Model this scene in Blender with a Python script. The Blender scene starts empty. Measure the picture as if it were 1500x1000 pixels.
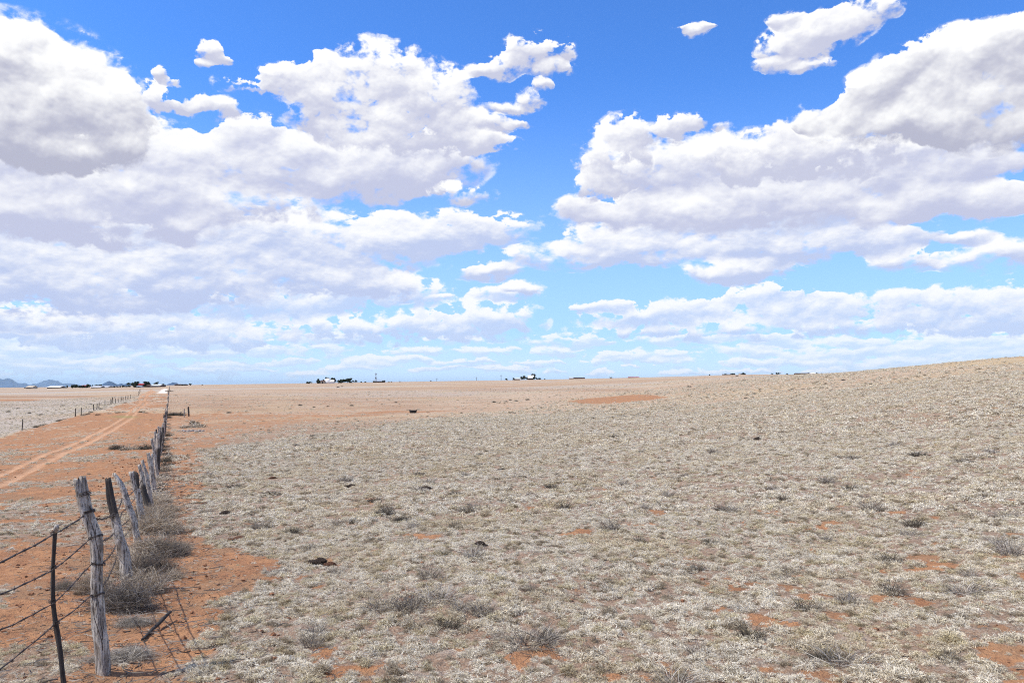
import bpy, bmesh, math, random
import numpy as np
from mathutils import Vector, Matrix, noise as mnoise

sc = bpy.context.scene
C = sc.collection
PI = math.pi

# ---------------------------------------------------------------- camera
F = 1167.0          # focal length in pixels of the 1500 px wide photograph
EYE = 1.8
PITCH = math.atan(65.0 / F)
cam_d = bpy.data.cameras.new('camera')
cam_d.lens = 28.0
cam_d.sensor_width = 36.0
cam_d.clip_start = 0.05
cam_d.clip_end = 200000.0
cam = bpy.data.objects.new('camera', cam_d)
C.objects.link(cam)
cam.location = (0, 0, EYE)
cam.rotation_euler = (PI / 2 + PITCH, 0, 0)
sc.camera = cam

# ---------------------------------------------------------------- exposure
sc.view_settings.view_transform = 'Standard'
sc.view_settings.look = 'None'
sc.view_settings.exposure = 0.08
sc.view_settings.gamma = 1.0
sc.view_settings.use_curve_mapping = False
sc.cycles.max_bounces = 6
sc.cycles.diffuse_bounces = 3
sc.cycles.glossy_bounces = 2
sc.cycles.transparent_max_bounces = 12
sc.cycles.volume_bounces = 0
sc.cycles.use_denoising = False
sc.cycles.pixel_filter_type = 'BLACKMAN_HARRIS'
sc.cycles.filter_width = 1.1
sc.cycles.sample_clamp_indirect = 4.0

SUN_EL = math.radians(52.0)
SUN_AZ = math.radians(-100.0)      # measured from +Y (view direction) clockwise: behind the camera, left


def img_dir(px, py):
    a = (px - 750.0) / F
    b = (500.0 - py) / F
    return Vector((a, math.cos(PITCH) - b * math.sin(PITCH), math.sin(PITCH) + b * math.cos(PITCH)))


def sky_uv(px, py):
    d = img_dir(px, py)
    return math.atan2(d.x, d.y) * 11.67, d.z / math.hypot(d.x, d.y) * 11.67


# ---------------------------------------------------------------- node helper
class NT:
    def __init__(self, tree):
        self.t = tree

    def new(self, kind, **kw):
        n = self.t.nodes.new(kind)
        for k, v in kw.items():
            setattr(n, k, v)
        return n

    def put(self, sock, v):
        if v is None:
            return
        if isinstance(v, bpy.types.NodeSocket):
            self.t.links.new(v, sock)
        else:
            sock.default_value = v

    def m(self, op, a, b=None, c=None, clamp=False):
        n = self.new('ShaderNodeMath', operation=op, use_clamp=clamp)
        self.put(n.inputs[0], a)
        self.put(n.inputs[1], b)
        self.put(n.inputs[2], c)
        return n.outputs[0]

    def warp2(self, q, scale, detail, rough):
        # two scalar noises (no colour-to-vector conversion, which would upset the shader's node order)
        a = self.noise(q, scale, detail, rough)
        b = self.noise(self.v('ADD', q, (7.7, 3.1, 5.9)), scale, detail, rough)
        return self.xyz(a, b, 0.5)

    def v(self, op, a, b=None, c=None, out=0):
        n = self.new('ShaderNodeVectorMath', operation=op)
        self.put(n.inputs[0], a)
        if b is not None:
            if op == 'SCALE':
                self.put(n.inputs[3], b)
            else:
                self.put(n.inputs[1], b)
        if c is not None:
            self.put(n.inputs[2], c)
        return n.outputs['Value'] if op in ('DOT_PRODUCT', 'LENGTH') else n.outputs[0]

    def xyz(self, x, y, z=0.0):
        n = self.new('ShaderNodeCombineXYZ')
        self.put(n.inputs[0], x)
        self.put(n.inputs[1], y)
        self.put(n.inputs[2], z)
        return n.outputs[0]

    def sep(self, a):
        n = self.new('ShaderNodeSeparateXYZ')
        self.put(n.inputs[0], a)
        return n.outputs

    def ramp(self, a, lo, hi, out0=0.0, out1=1.0, smooth=True):
        n = self.new('ShaderNodeMapRange')
        n.interpolation_type = 'SMOOTHSTEP' if smooth else 'LINEAR'
        n.clamp = True
        self.put(n.inputs[0], a)
        self.put(n.inputs[1], lo)
        self.put(n.inputs[2], hi)
        self.put(n.inputs[3], out0)
        self.put(n.inputs[4], out1)
        return n.outputs[0]

    def mix(self, f, a, b, mode='MIX'):
        n = self.new('ShaderNodeMix', data_type='RGBA', blend_type=mode)
        n.clamp_factor = True
        self.put(n.inputs[0], f)
        self.put(n.inputs[6], a if isinstance(a, bpy.types.NodeSocket) else tuple(a) + ((1,) if len(a) == 3 else ()))
        self.put(n.inputs[7], b if isinstance(b, bpy.types.NodeSocket) else tuple(b) + ((1,) if len(b) == 3 else ()))
        return n.outputs[2]

    def noise(self, vec, scale, detail=4.0, rough=0.55, lac=2.0, dist=0.0, out='Fac', dim='3D', kind='FBM', norm=True):
        n = self.new('ShaderNodeTexNoise', noise_dimensions=dim, noise_type=kind)
        if hasattr(n, 'normalize'):
            n.normalize = norm
        self.put(n.inputs['Vector'], vec)
        self.put(n.inputs['Scale'], scale)
        self.put(n.inputs['Detail'], detail)
        self.put(n.inputs['Roughness'], rough)
        self.put(n.inputs['Lacunarity'], lac)
        self.put(n.inputs['Distortion'], dist)
        return n.outputs['Color' if out == 'Color' else 0]

    def voro(self, vec, scale, detail=2.0, rough=0.5, dim='2D', feature='F1'):
        n = self.new('ShaderNodeTexVoronoi', voronoi_dimensions=dim, feature=feature)
        n.normalize = True
        self.put(n.inputs['Vector'], vec)
        self.put(n.inputs['Scale'], scale)
        self.put(n.inputs['Detail'], detail)
        self.put(n.inputs['Roughness'], rough)
        return n.outputs['Distance']


# ---------------------------------------------------------------- world: sky with cumulus
world = bpy.data.worlds.new('World')
sc.world = world
world.use_nodes = True
wt = world.node_tree
wt.nodes.clear()
W = NT(wt)
STR = 0.10
sky = W.new('ShaderNodeTexSky', sky_type='NISHITA')
sky.sun_disc = False
sky.sun_elevation = SUN_EL
sky.sun_rotation = SUN_AZ          # Nishita: 0 = +Y, clockwise
sky.altitude = 1500.0
sky.air_density = 1.0
sky.dust_density = 0.2
sky.ozone_density = 3.0
gen = W.new('ShaderNodeTexCoord').outputs['Generated']
gx, gy, gz = W.sep(gen)
hyp = W.m('SQRT', W.m('ADD', W.m('MULTIPLY', gx, gx), W.m('MULTIPLY', gy, gy)))
elv = W.m('DIVIDE', gz, W.m('MAXIMUM', hyp, 1e-4))
U = W.m('MULTIPLY', W.m('ARCTAN2', gx, gy), 11.67)
V = W.m('MULTIPLY', W.m('MINIMUM', elv, 2.0), 11.67)
PSKY = W.xyz(U, V, 0.0)
up = W.m('MAXIMUM', gz, 0.0)
HG = (.50, .66, .90)
ZG = (.055, .215, .80)
SKYRAW = sky.outputs[0]
tint = W.mix(1.0, SKYRAW, (0.80, 1.48, 2.38), 'MULTIPLY')
hz = W.ramp(V, -0.2, 5.0, 1.0, 0.0)
hz = W.m('POWER', hz, 1.3)
skycol = W.mix(W.m('MULTIPLY', hz, 0.8), tint, (5.0, 7.1, 10.0))
skycol = W.mix(W.ramp(V, 0.0, 0.9, 0.5, 0.0), skycol, (8.4, 9.8, 12.2))

CLOUDS = []


def cloud_layer(col, blobs, seed, scale, warp, edge, amp, top, base, lo_sh=-0.70, hi_sh=0.95, squash=1.3, opac=1.0, emb=1.0, grow=1.12, thr=0.34):
    """One depth layer: a field of soft ellipses (direction space), broken up by
    fractal noise; tone runs from the flat grey base to the sunlit top."""
    # (a dependency on the layer behind keeps the layers in order, so the shader fits its stack)
    P = W.v('ADD', PSKY, W.v('SCALE', col, 1e-7))
    q = W.v('MULTIPLY_ADD', P, (1.0, squash, 1.0), (0.0, 0.0, seed))
    wn = W.warp2(q, scale * 0.5, 5.0, 0.6)
    wv = W.v('MULTIPLY_ADD', wn, (warp * 2, warp * 1.6, 0.0), (-warp, -warp * 0.8, 0.0))
    p = W.v('ADD', P, wv)
    Fs = Hs = None
    for bl in blobs:
        bx, by, rx, ry = bl[:4]
        # four numbers: where the cloud stands in the photo; a fifth: plain azimuth and height (units of 0.0857 rad)
        cu, cv = sky_uv(bx, by) if len(bl) == 4 else (bx, by)
        k_ = 100.0 if len(bl) == 4 else 1.0
        rx, ry = rx / k_ * grow, ry / k_ * grow
        e = W.v('MULTIPLY_ADD', p, (1 / rx, 1 / ry, 0.0), (-cu / rx, -cv / ry, 0.0))
        d = W.v('DOT_PRODUCT', e, e)
        w = W.m('MAXIMUM', W.m('SUBTRACT', 1.0, d), 0.0)
        w2 = W.m('MULTIPLY', w, w)
        hy = W.v('DOT_PRODUCT', e, (-0.15, 1.0, 0.0))
        Fs = w if Fs is None else W.m('ADD', Fs, w)
        Hs = W.m('MULTIPLY', w2, hy) if Hs is None else W.m('MULTIPLY_ADD', w2, hy, Hs)
    pq = W.v('MULTIPLY_ADD', wn, (0.5 / scale, 0.5 / scale, 0.0), q)
    n1 = W.noise(pq, scale, 9.0, 0.60)
    ns = W.noise(pq, scale, 3.0, 0.50)
    pu = W.v('ADD', pq, (-0.10 / scale, 0.30 / scale, 0.0))
    n2 = W.noise(pu, scale, 3.0, 0.50)
    vb = W.voro(pq, scale * 2.2, 2.0, 0.5)
    vu = W.voro(W.v('ADD', pq, (-0.02 / scale, 0.07 / scale, 0.0)), scale * 2.2, 2.0, 0.5)
    body = W.m('MINIMUM', Fs, 1.3)
    nn = W.m('ADD', W.m('MULTIPLY_ADD', n1, 5.0, -2.5), W.m('MULTIPLY_ADD', vb, -0.8, 0.3))
    fld = W.m('MULTIPLY_ADD', W.m('MULTIPLY', nn, amp), W.ramp(Fs, 0.0, 0.25, 0.0, 1.0), body)
    den = W.m('MAXIMUM', W.m('MULTIPLY', Fs, Fs), 0.08)
    h = W.m('DIVIDE', W.m('MULTIPLY', Hs, 2.7), den)
    e1 = W.m('SUBTRACT', ns, n2)
    e2 = W.m('SUBTRACT', vu, vb)
    h = W.m('MULTIPLY_ADD', e1, 2.3 * emb, h)
    h = W.m('MULTIPLY_ADD', e2, 0.8 * emb, h)
    h = W.m('ADD', h, W.m('MULTIPLY_ADD', wn0(wn), 1.8, -0.85))
    thin = W.ramp(fld, thr, thr + 0.5, 0.50, 0.0)
    h = W.m('ADD', h, thin)
    sh = W.ramp(h, lo_sh, hi_sh)
    # crisp sunlit crowns; frayed, half transparent flanks and bases
    lump = W.ramp(wn0(wn), 0.42, 0.62)
    soft = W.m('MULTIPLY_ADD', lump, edge * 1.6, edge * 0.5)
    soft = W.m('ADD', soft, W.m('MULTIPLY', W.m('SUBTRACT', 1.0, sh), edge * 0.9))
    alpha = W.ramp(fld, W.m('MULTIPLY_ADD', lump, -0.10, thr - 0.02), W.m('ADD', soft, thr - 0.02), 0.0, opac)
    wisp = W.m('MULTIPLY', W.ramp(fld, thr - 0.30, thr + 0.10), W.ramp(n1, 0.47, 0.62))
    alpha = W.m('MAXIMUM', alpha, W.m('MULTIPLY', wisp, 0.6 * opac))
    cc = W.mix(sh, tuple(c / STR for c in base), tuple(c / STR for c in top))
    return W.mix(alpha, col, cc)


def wn0(wn):
    return W.v('DOT_PRODUCT', wn, (1.0, 0.0, 0.0))


WHT = (.97, .975, .99)
col = skycol
# rows of small far clouds low over the horizon
col = cloud_layer(col, [(-54, 545, 49, 6), (51, 539, 39, 6), (133, 540, 39, 4), (195, 539, 31, 4), (304, 540, 50, 4), (354, 539, 52, 4), (455, 546, 33, 6), (517, 541, 54, 6), (631, 541, 36, 4), (643, 541, 43, 4), (743, 541, 50, 5), (814, 545, 26, 6), (873, 546, 25, 6), (932, 539, 25, 4), (1015, 545, 54, 6), (1089, 543, 49, 4), (1201, 546, 25, 6), (1228, 544, 53, 5), (1339, 541, 34, 4), (1369, 545, 56, 4), (1459, 543, 37, 4), (1531, 543, 37, 4), (-46, 530, 64, 5), (112, 531, 62, 5), (162, 533, 42, 7), (330, 534, 48, 7), (424, 528, 46, 6), (535, 534, 55, 7), (573, 528, 61, 9), (692, 532, 58, 8), (786, 532, 41, 7), (918, 528, 68, 8), (985, 530, 40, 8), (1117, 531, 62, 6), (1219, 533, 44, 8), (1340, 534, 68, 7), (1411, 533, 67, 7), (1548, 532, 37, 8), (22, 515, 66, 10), (158, 512, 44, 9), (268, 517, 66, 7), (385, 512, 42, 8), (473, 512, 58, 8), (623, 514, 79, 6), (719, 515, 42, 11), (815, 517, 41, 9), (946, 520, 75, 9), (1100, 515, 43, 10), (1241, 520, 65, 8), (1351, 513, 63, 10), (1468, 519, 54, 9), (1545, 520, 54, 11), (56, 498, 97, 11), (168, 504, 70, 10), (290, 501, 67, 10), (491, 496, 72, 10), (671, 498, 57, 9), (834, 501, 69, 12), (1003, 497, 85, 10), (1121, 498, 72, 11), (1262, 501, 44, 9), (1400, 503, 73, 8), (1541, 501, 82, 12), (-900, 480, 900, 70), (2500, 480, 850, 70)],
                  11.0, 3.6, 0.18, 0.30, 0.85, (.98, .98, 1.0), (.62, .75, .96), squash=2.2, opac=0.8, thr=0.36)
# small cumulus rows
col = cloud_layer(col, [(90, 470, 240, 34), (330, 440, 190, 30), (210, 490, 240, 26), (560, 480, 210, 26), (700, 468, 110, 34), (600, 430, 80, 24), (480, 430, 120, 32),
                        (880, 450, 60, 12), (950, 462, 110, 20), (1010, 448, 60, 20), (1125, 433, 60, 24), (1170, 452, 140, 22), (1290, 448, 160, 22), (1430, 440, 130, 24), (1180, 478, 320, 22), (1480, 460, 120, 30),
                        (740, 430, 60, 16)],
                  23.0, 2.7, 0.16, 0.28, 1.0, WHT, (.54, .66, .92), squash=1.45, opac=0.95, thr=0.50)
# middle deck
col = cloud_layer(col, [(60, 410, 200, 66), (210, 400, 190, 56), (380, 390, 200, 40), (540, 420, 100, 28), (450, 350, 230, 50), (130, 340, 260, 60), (620, 345, 120, 36), (700, 335, 100, 30),
                        (720, 395, 60, 18), (650, 435, 26, 8), (765, 425, 40, 14),
                        (880, 375, 180, 22), (1000, 350, 200, 34), (1180, 355, 180, 30), (1090, 395, 90, 20), (1325, 382, 50, 18), (1290, 355, 60, 22), (1455, 375, 65, 22), (1420, 350, 40, 12), (1100, 320, 240, 40)],
                  37.0, 2.0, 0.20, 0.34, 0.80, WHT, (.52, .60, .84), squash=1.7)
# upper deck with flat grey bases
col = cloud_layer(col, [(80, 250, 200, 60), (240, 230, 140, 50), (370, 240, 140, 50), (360, 195, 46, 32), (520, 250, 160, 56), (620, 235, 110, 50), (230, 290, 260, 36), (90, 310, 220, 46),
                        (1240, 250, 200, 50), (1380, 250, 110, 26), (1090, 240, 130, 50), (960, 240, 110, 56), (940, 310, 140, 36), (1150, 300, 250, 40), (1370, 302, 120, 30), (1460, 290, 80, 26), (860, 312, 50, 18), (1340, 230, 150, 34)],
                  51.0, 1.7, 0.22, 0.28, 0.70, WHT, (.54, .57, .75), squash=1.4)
# nearest towers
col = cloud_layer(col, [(490, 120, 80, 60), (560, 100, 80, 50), (430, 115, 60, 30), (380, 130, 60, 22), (560, 160, 150, 60), (640, 140, 66, 60), (600, 200, 130, 40), (712, 180, 50, 16), (745, 158, 34, 12), (780, 143, 22, 17), (799, 122, 14, 12), (757, 180, 26, 9), (700, 210, 60, 20),
                        (730, 100, 50, 22), (785, 75, 54, 34), (815, 100, 30, 14), (304, 72, 16, 18), (318, 84, 18, 12), (300, 92, 12, 8), (225, 145, 70, 24), (233, 112, 13, 14), (246, 124, 12, 8), (170, 120, 24, 18), (682, 285, 50, 20), (330, 165, 26, 20), (290, 155, 24, 12),
                        (900, 230, 60, 50), (880, 270, 42, 28), (950, 190, 76, 32), (1010, 180, 34, 16), (1062, 185, 20, 10), (1000, 40, 20, 9), (1018, 44, 24, 10), (1038, 41, 14, 5),
                        (1190, 220, 130, 50), (1110, 230, 90, 46), (1150, 190, 40, 24),
                        (1170, 62, 60, 34), (1215, 45, 66, 34), (1255, 18, 60, 28), (1150, 25, 26, 18), (1138, 92, 34, 14), (1190, 95, 40, 12)],
                  68.0, 2.2, 0.28, 0.36, 1.05, (1.0, 1.0, 1.0), (.57, .59, .74), squash=1.15)
col = cloud_layer(col, [(40, 110, 120, 80), (30, 70, 60, 34), (120, 130, 80, 60), (60, 180, 140, 60), (150, 175, 70, 50), (10, 200, 150, 44),
                        (1400, 85, 100, 50), (1480, 90, 110, 66), (1320, 125, 80, 42), (1260, 160, 80, 32), (1380, 165, 160, 48), (1500, 170, 120, 46), (1200, 178, 36, 18),
                        (-14, 6.5, 5, 3.5, 0), (14, 7, 5, 3.5, 0), (-33, 6, 9, 3, 0), (32, 5, 9, 3, 0), (-24, 3.5, 6, 2, 0), (22, 3.5, 6, 2, 0), (0, 17, 14, 6, 0), (-22, 15, 10, 5, 0), (24, 16, 10, 5, 0)],  # broad clouds overhead and behind, out of view, added to whiten the ambient light
                  83.0, 1.7, 0.24, 0.26, 0.75, (1.03, 1.03, 1.02), (.47, .48, .60), squash=1.1)
bg = W.new('ShaderNodeBackground')
W.put(bg.inputs[0], col)
bg.inputs[1].default_value = STR
wo = W.new('ShaderNodeOutputWorld')
wt.links.new(bg.outputs[0], wo.inputs[0])
world.cycles.sampling_method = 'MANUAL'
world.cycles.sample_map_resolution = 512

# ---------------------------------------------------------------- sun
sd = bpy.data.lights.new('sun', 'SUN')
sd.energy = 5.0
sd.angle = math.radians(0.53)
sd.color = (1.0, 0.95, 0.87)
sun = bpy.data.objects.new('sun', sd)
C.objects.link(sun)
sdir = Vector((math.sin(SUN_AZ) * math.cos(SUN_EL), math.cos(SUN_AZ) * math.cos(SUN_EL), math.sin(SUN_EL)))
sun.rotation_euler = sdir.to_track_quat('Z', 'Y').to_euler()
sun.location = (0, -20, 60)
# ---------------------------------------------------------------- helpers
rng = np.random.default_rng(7)
random.seed(7)


def hash2(ix, iy, seed):
    h = (ix.astype(np.int64) * 374761393 + iy.astype(np.int64) * 668265263 + seed * 1442695041) & 0xFFFFFFFF
    h = ((h ^ (h >> 13)) * 1274126177) & 0xFFFFFFFF
    return ((h ^ (h >> 16)) & 0xFFFFFF) / float(0xFFFFFF)


def vnoise(x, y, seed=0):
    ix, iy = np.floor(x), np.floor(y)
    fx, fy = x - ix, y - iy
    fx = fx * fx * (3 - 2 * fx)
    fy = fy * fy * (3 - 2 * fy)
    a, b = hash2(ix, iy, seed), hash2(ix + 1, iy, seed)
    c, d = hash2(ix, iy + 1, seed), hash2(ix + 1, iy + 1, seed)
    return (a * (1 - fx) + b * fx) * (1 - fy) + (c * (1 - fx) + d * fx) * fy


def fbm(x, y, seed=0, octv=4, gain=0.5):
    s = np.zeros_like(x, dtype=float)
    amp, tot = 1.0, 0.0
    ca, sa = math.cos(0.6), math.sin(0.6)
    for k in range(octv):
        s += amp * vnoise(x, y, seed + k * 17)
        tot += amp
        x, y = (x * ca - y * sa) * 2.03 + 5.2, (x * sa + y * ca) * 2.03 + 1.3
        amp *= gain
    return s / tot


def sstep(x, a, b):
    t = np.clip((x - a) / (b - a), 0, 1)
    return t * t * (3 - 2 * t)


# ---------------------------------------------------------------- terrain: gentle relief of the plain
RK = [0.5, 3, 5, 10, 20, 40, 70, 100, 130, 175, 300, 500, 800, 1000, 2000, 6000, 60000]
COLS = {
    0:    [0, 0, 0, -.30, -.80, -1.6, -2.8, -3.6, -3.9, -3.2, -2.2, -1.4, -.8, -.6, -2.0, -10, -100],
    250:  [0, 0, 0, -.32, -.82, -1.35, -2.2, -2.8, -2.8, -1.9, -.6, 1.0, 2.0, 2.6, 2.5, 2, -60],
    500:  [0, 0, 0, -.28, -.70, -1.2, -1.8, -2.2, -2.2, -1.5, .3, 2.9, 4.9, 5.7, 7, 7, 0],
    750:  [0, 0, 0, -.22, -.55, -.95, -1.4, -1.6, -1.4, -.7, 1.4, 4.6, 7.5, 8.7, 11, 10, 0],
    950:  [0, 0, 0, -.20, -.45, -.70, -.8, -.5, 0, .9, 3.8, 7, 10, 12, 15, 15, 0],
    1100: [0, 0, 0, -.15, -.30, -.35, 0, .7, 1.5, 2.8, 5.6, 8.2, 12.8, 15.9, 24, 24, 0],
    1300: [0, 0, 0, -.10, -.15, .10, 1.2, 2.6, 4.0, 5.3, 6.2, 8, 11, 14, 20, 20, 0],
    1500: [0, 0, 0, 0, 0, .8, 2.2, 4.2, 6.1, 7.3, 7.5, 7.6, 9, 11, 18, 20, 0],
}
AZK = [math.atan((c - 750) / F) for c in COLS]
AZK = [-math.pi] + [-1.6] + AZK + [1.6, math.pi]
back = [0, 0, 0, 0, 0, .1, .3, .5, .6, .8, 1, 2, 3, 4, 6, 6, 0]
ZK = [back, [a * 0.5 + b * 0.5 for a, b in zip(back, COLS[0])]] + list(COLS.values()) + [[a * 0.5 + b * 0.5 for a, b in zip(back, COLS[1500])], back]
_naz, _nr = 361, 400
_az = np.linspace(-math.pi, math.pi, _naz)
_lr = np.linspace(math.log(0.5), math.log(60000), _nr)
_zt = np.array([np.interp(_lr, np.log(RK), z) for z in ZK])          # per azimuth knot
TAB = np.array([np.interp(_az, AZK, _zt[:, j]) for j in range(_nr)]).T  # (naz, nr)
for _ in range(6):
    TAB[:, 1:-1] = 0.25 * TAB[:, :-2] + 0.5 * TAB[:, 1:-1] + 0.25 * TAB[:, 2:]
for _ in range(4):
    TAB = 0.25 * np.roll(TAB, 1, 0) + 0.5 * TAB + 0.25 * np.roll(TAB, -1, 0)


def zfun(x, y):
    x = np.asarray(x, float)
    y = np.asarray(y, float)
    r = np.maximum(np.hypot(x, y), 0.51)
    a = (np.arctan2(x, y) + math.pi) / (2 * math.pi) * (_naz - 1)
    b = (np.log(np.minimum(r, 59000)) - _lr[0]) / (_lr[-1] - _lr[0]) * (_nr - 1)
    a = np.clip(a, 0, _naz - 1.001)
    b = np.clip(b, 0, _nr - 1.001)
    i, j = a.astype(int), b.astype(int)
    fa, fb = a - i, b - j
    z = TAB[i, j] * (1 - fa) * (1 - fb) + TAB[i + 1, j] * fa * (1 - fb) + TAB[i, j + 1] * (1 - fa) * fb + TAB[i + 1, j + 1] * fa * fb
    return z


def micro(x, y):
    r = np.hypot(x, y)
    f = np.clip(60.0 / np.maximum(r, 60), 0, 1)
    n = (fbm(x * 1.7, y * 1.7, 3, 4) - .5) * 0.07 + (fbm(x * .25, y * .25, 9, 3) - .5) * 0.22 + (vnoise(x * 9, y * 9, 5) - .5) * 0.012
    big = (fbm(x * .03, y * .03, 21, 3) - .5) * 0.5 * sstep(r, 15, 60) * np.clip(400 / np.maximum(r, 400), 0, 1)
    return n * f + big


def zg(x, y):
    x = np.asarray(x, float)
    y = np.asarray(y, float)
    return zfun(x, y) + micro(x, y)


def project(x, y, z):
    """where a point of the plain lies as seen from the photographer's spot (px, py of the 1500 px photo)"""
    c, s = math.cos(PITCH), math.sin(PITCH)
    dz = z - EYE
    fw = y * c + dz * s
    upc = -y * s + dz * c
    fw = np.where(fw < 0.1, 0.1, fw)
    return 750 + F * x / fw, 500 - F * upc / fw


def ground_at(px, py, dmax=1500.0):
    """world position of the ground point seen at photo pixel px,py (ray march)"""
    d = img_dir(px, py)
    t = np.exp(np.linspace(math.log(2.0), math.log(dmax), 3000))
    X, Y, Z = d.x * t, d.y * t, EYE + d.z * t
    below = Z < zfun(X, Y)
    k = int(np.argmax(below)) if below.any() else len(t) - 1
    return X[k], Y[k], float(zg(X[k], Y[k]))


# fence line (world) and helpers
def fence_x(y):
    y = np.asarray(y, float)
    return np.where(y > 5.28, -0.44 - 0.428 * y, -2.70 + (5.28 - y) * 0.155)


# ---------------------------------------------------------------- cover of the plain: bare soil / grass / tone
def seg(px, pts):
    return np.interp(px, [p[0] for p in pts], [p[1] for p in pts])


def cover(x, y):
    """-> soil (bare orange earth 0..1), rut (pale wheel track), brown, yellow, grey, green"""
    z = zfun(x, y)
    px, py = project(x, y, z)
    front = (y > 1.0)
    py = np.where(front, py, 1200)
    r = np.hypot(x, y)
    n1 = fbm(x * .9, y * .9, 31, 5, .6)
    n2 = fbm(x * 3.1, y * 3.1, 41, 4, .6)
    nb = fbm(x * .16, y * .16, 51, 4, .55)
    dist_f = x - fence_x(y)                    # >0: right of the fence
    soil = np.zeros_like(x)
    # thin pasture right of the fence, small bare patches
    lower = sstep(py, 690, 900)
    n3 = fbm(x * 3.0, y * 2.6, 131, 5, .6)
    pch = 0.25 * n1 + 0.35 * n2 + .4 * n3
    thr = 0.583 - 0.02 * sstep(px, 700, 1300) * lower + 0.04 * (1 - lower) - 0.02 * sstep(py, 700, 760) * (1 - sstep(py, 800, 860)) * sstep(px, 900, 1200)
    soil = np.maximum(soil, sstep(pch, thr, thr + .05) * .9)
    # bare strip beside the fence
    edge = np.interp(py, [560, 603, 608, 612, 620, 640, 660, 700, 760, 790, 820, 850, 900, 960, 1010, 1100], [2.0, 4.0, 30, 22, 14, 5.0, 2.2, 1.3, .9, 1.2, 1.9, 1.35, .95, .75, .85, .9])
    wob = (n1 - .5) * np.where(py < 625, 8.0, 1.4) + (n2 - .5) * .8
    strip = sstep(edge + wob - dist_f, -.12, .18) * (dist_f > -0.3) * front
    strip = strip * sstep(py + (n1 - .5) * 2, 602, 609)
    sparse = np.interp(py, [600, 660, 740, 800, 830, 900, 1000], [.48, .50, .50, .68, .92, .97, .92])
    soil = np.maximum(soil, strip * np.clip(sparse + (n2 - .5) * .9, 0, 1))
    # left of the fence: worn red ground with sparse dry grass
    left = (1 - sstep(dist_f, -0.35, 0.1)) * front
    gl = np.interp(py, [560, 585, 600, 614, 650, 690, 730, 770, 800, 860, 1000], [.2, .5, .75, .80, .66, .62, .50, .46, .64, .70, .70])
    sl = sstep(gl + (n1 - .5) * 1.1 + (nb - .5) * .9 + (n2 - .5) * .7, .28, .78)
    # the field beyond the second fence (upper left) is pale grass again
    f2 = seg(px, [(-800, 760), (-60, 660), (30, 634), (110, 612), (140, 604), (170, 595), (200, 586), (208, 575), (216, 570), (1000, 570)])
    beyond = sstep(f2 - py + (nb - .5) * 9 + (n1 - .5) * 4, -2.0, 2.5) * left
    sl = sl * (1 - beyond)
    pale = ((px > 110) * (px < 250) * sstep(py, 597, 599) * (1 - sstep(py, 605, 608)))
    sl = sl * (1 - .75 * pale * sstep(n1, .35, .5))
    soil = np.where(left > .5, sl, soil)
    # bright bare scar on the slope
    sc_c = (px - 903) / 76.0
    mid = 585.0 - 4.5 * np.tanh(sc_c * 1.3)
    scar = sstep(1 - np.abs(sc_c) ** 2.2 - np.abs(py - mid) / 5.5 + (n1 - .5) * .5, -.1, .25)
    soil = np.maximum(soil, scar)
    # brown and russet bands of the low ground
    brown = np.zeros_like(x)
    b1 = sstep(py, 597, 603) * (1 - sstep(py, seg(px, [(250, 655), (450, 632), (620, 612), (700, 604)]), seg(px, [(250, 665), (450, 640), (620, 618), (700, 608)]))) * (1 - sstep(px, 560, 760)) * (dist_f > 0)
    brown = np.maximum(brown, b1 * sstep(nb, .30, .55))
    soil = soil * (1 - .45 * sstep(py, 606, 612) * (1 - sstep(py, 660, 690)) * (dist_f > .5) * sstep(n1, .40, .55))
    b2 = np.exp(-((py - 604.0 + (px - 450) * .008) / 2.6) ** 2) * sstep(px, 262, 290) * (1 - sstep(px, 600, 720))
    soil = np.maximum(soil, b2 * .75 * sstep(nb + n1, .7, 1.1))
    b3 = np.exp(-((py - 581.0) / 1.8) ** 2) * (1 - sstep(px, 100, 200)) * (dist_f < 0)
    b4 = np.exp(-((py - 571.5) / 2.2) ** 2) * sstep(px, 600, 700) * (1 - sstep(px, 900, 1000))
    brown = np.maximum(brown, np.maximum(b3 * 1.3, b4 * .8))
    b5 = np.exp(-((py - 586.0) / 2.0) ** 2) * (1 - sstep(px, 40, 85)) * (dist_f < 0)
    soil = np.maximum(soil, b5 * .6)
    # wheel tracks
    rut = np.zeros_like(x)
    tr1 = [(-400, 800), (-100, 716), (0, 693), (60, 668), (110, 648), (160, 625), (185, 610), (196, 598), (207, 590), (203, 584), (210, 577), (222, 572)]
    tr2 = [(-400, 850), (-100, 742), (0, 709), (60, 679), (110, 657), (165, 630), (194, 612), (204, 600), (215, 591), (212, 585), (216, 578), (226, 573)]
    for tr, wd in ((tr1, 2.8), (tr2, 3.6)):
        m = np.full_like(x, 1e9)
        for (ax, ay), (bx, by) in zip(tr[:-1], tr[1:]):
            dx, dy = bx - ax, by - ay
            t = np.clip(((px - ax) * dx + (py - ay) * dy) / (dx * dx + dy * dy), 0, 1)
            m = np.minimum(m, np.hypot(px - ax - t * dx, (py - ay - t * dy) * 1.6))
        wv = wd * np.clip((py - 560) / 90.0, .35, 1.6)
        rut = np.maximum(rut, (1 - sstep(m + (n2 - .5) * wv * 1.2, wv * .2, wv * 1.6)) * left)
    road = sstep(py, 568, 570) * (1 - sstep(py, 574.5, 577)) * sstep(px - (575 - py) * 1.5, 228, 233) * (1 - sstep(px, 243, 246)) * left
    soil = np.maximum(soil, rut * .95)
    yellow = sstep(px, 1130, 1260) * sstep(545 - (px - 1200) * .05 - py, -4, 2) * .9
    yellow = np.maximum(yellow, .5 * sstep(fbm(x * .06, y * .06, 61, 3), .52, .66))
    grey = sstep(py, 600, 640) * (1 - left)
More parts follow.
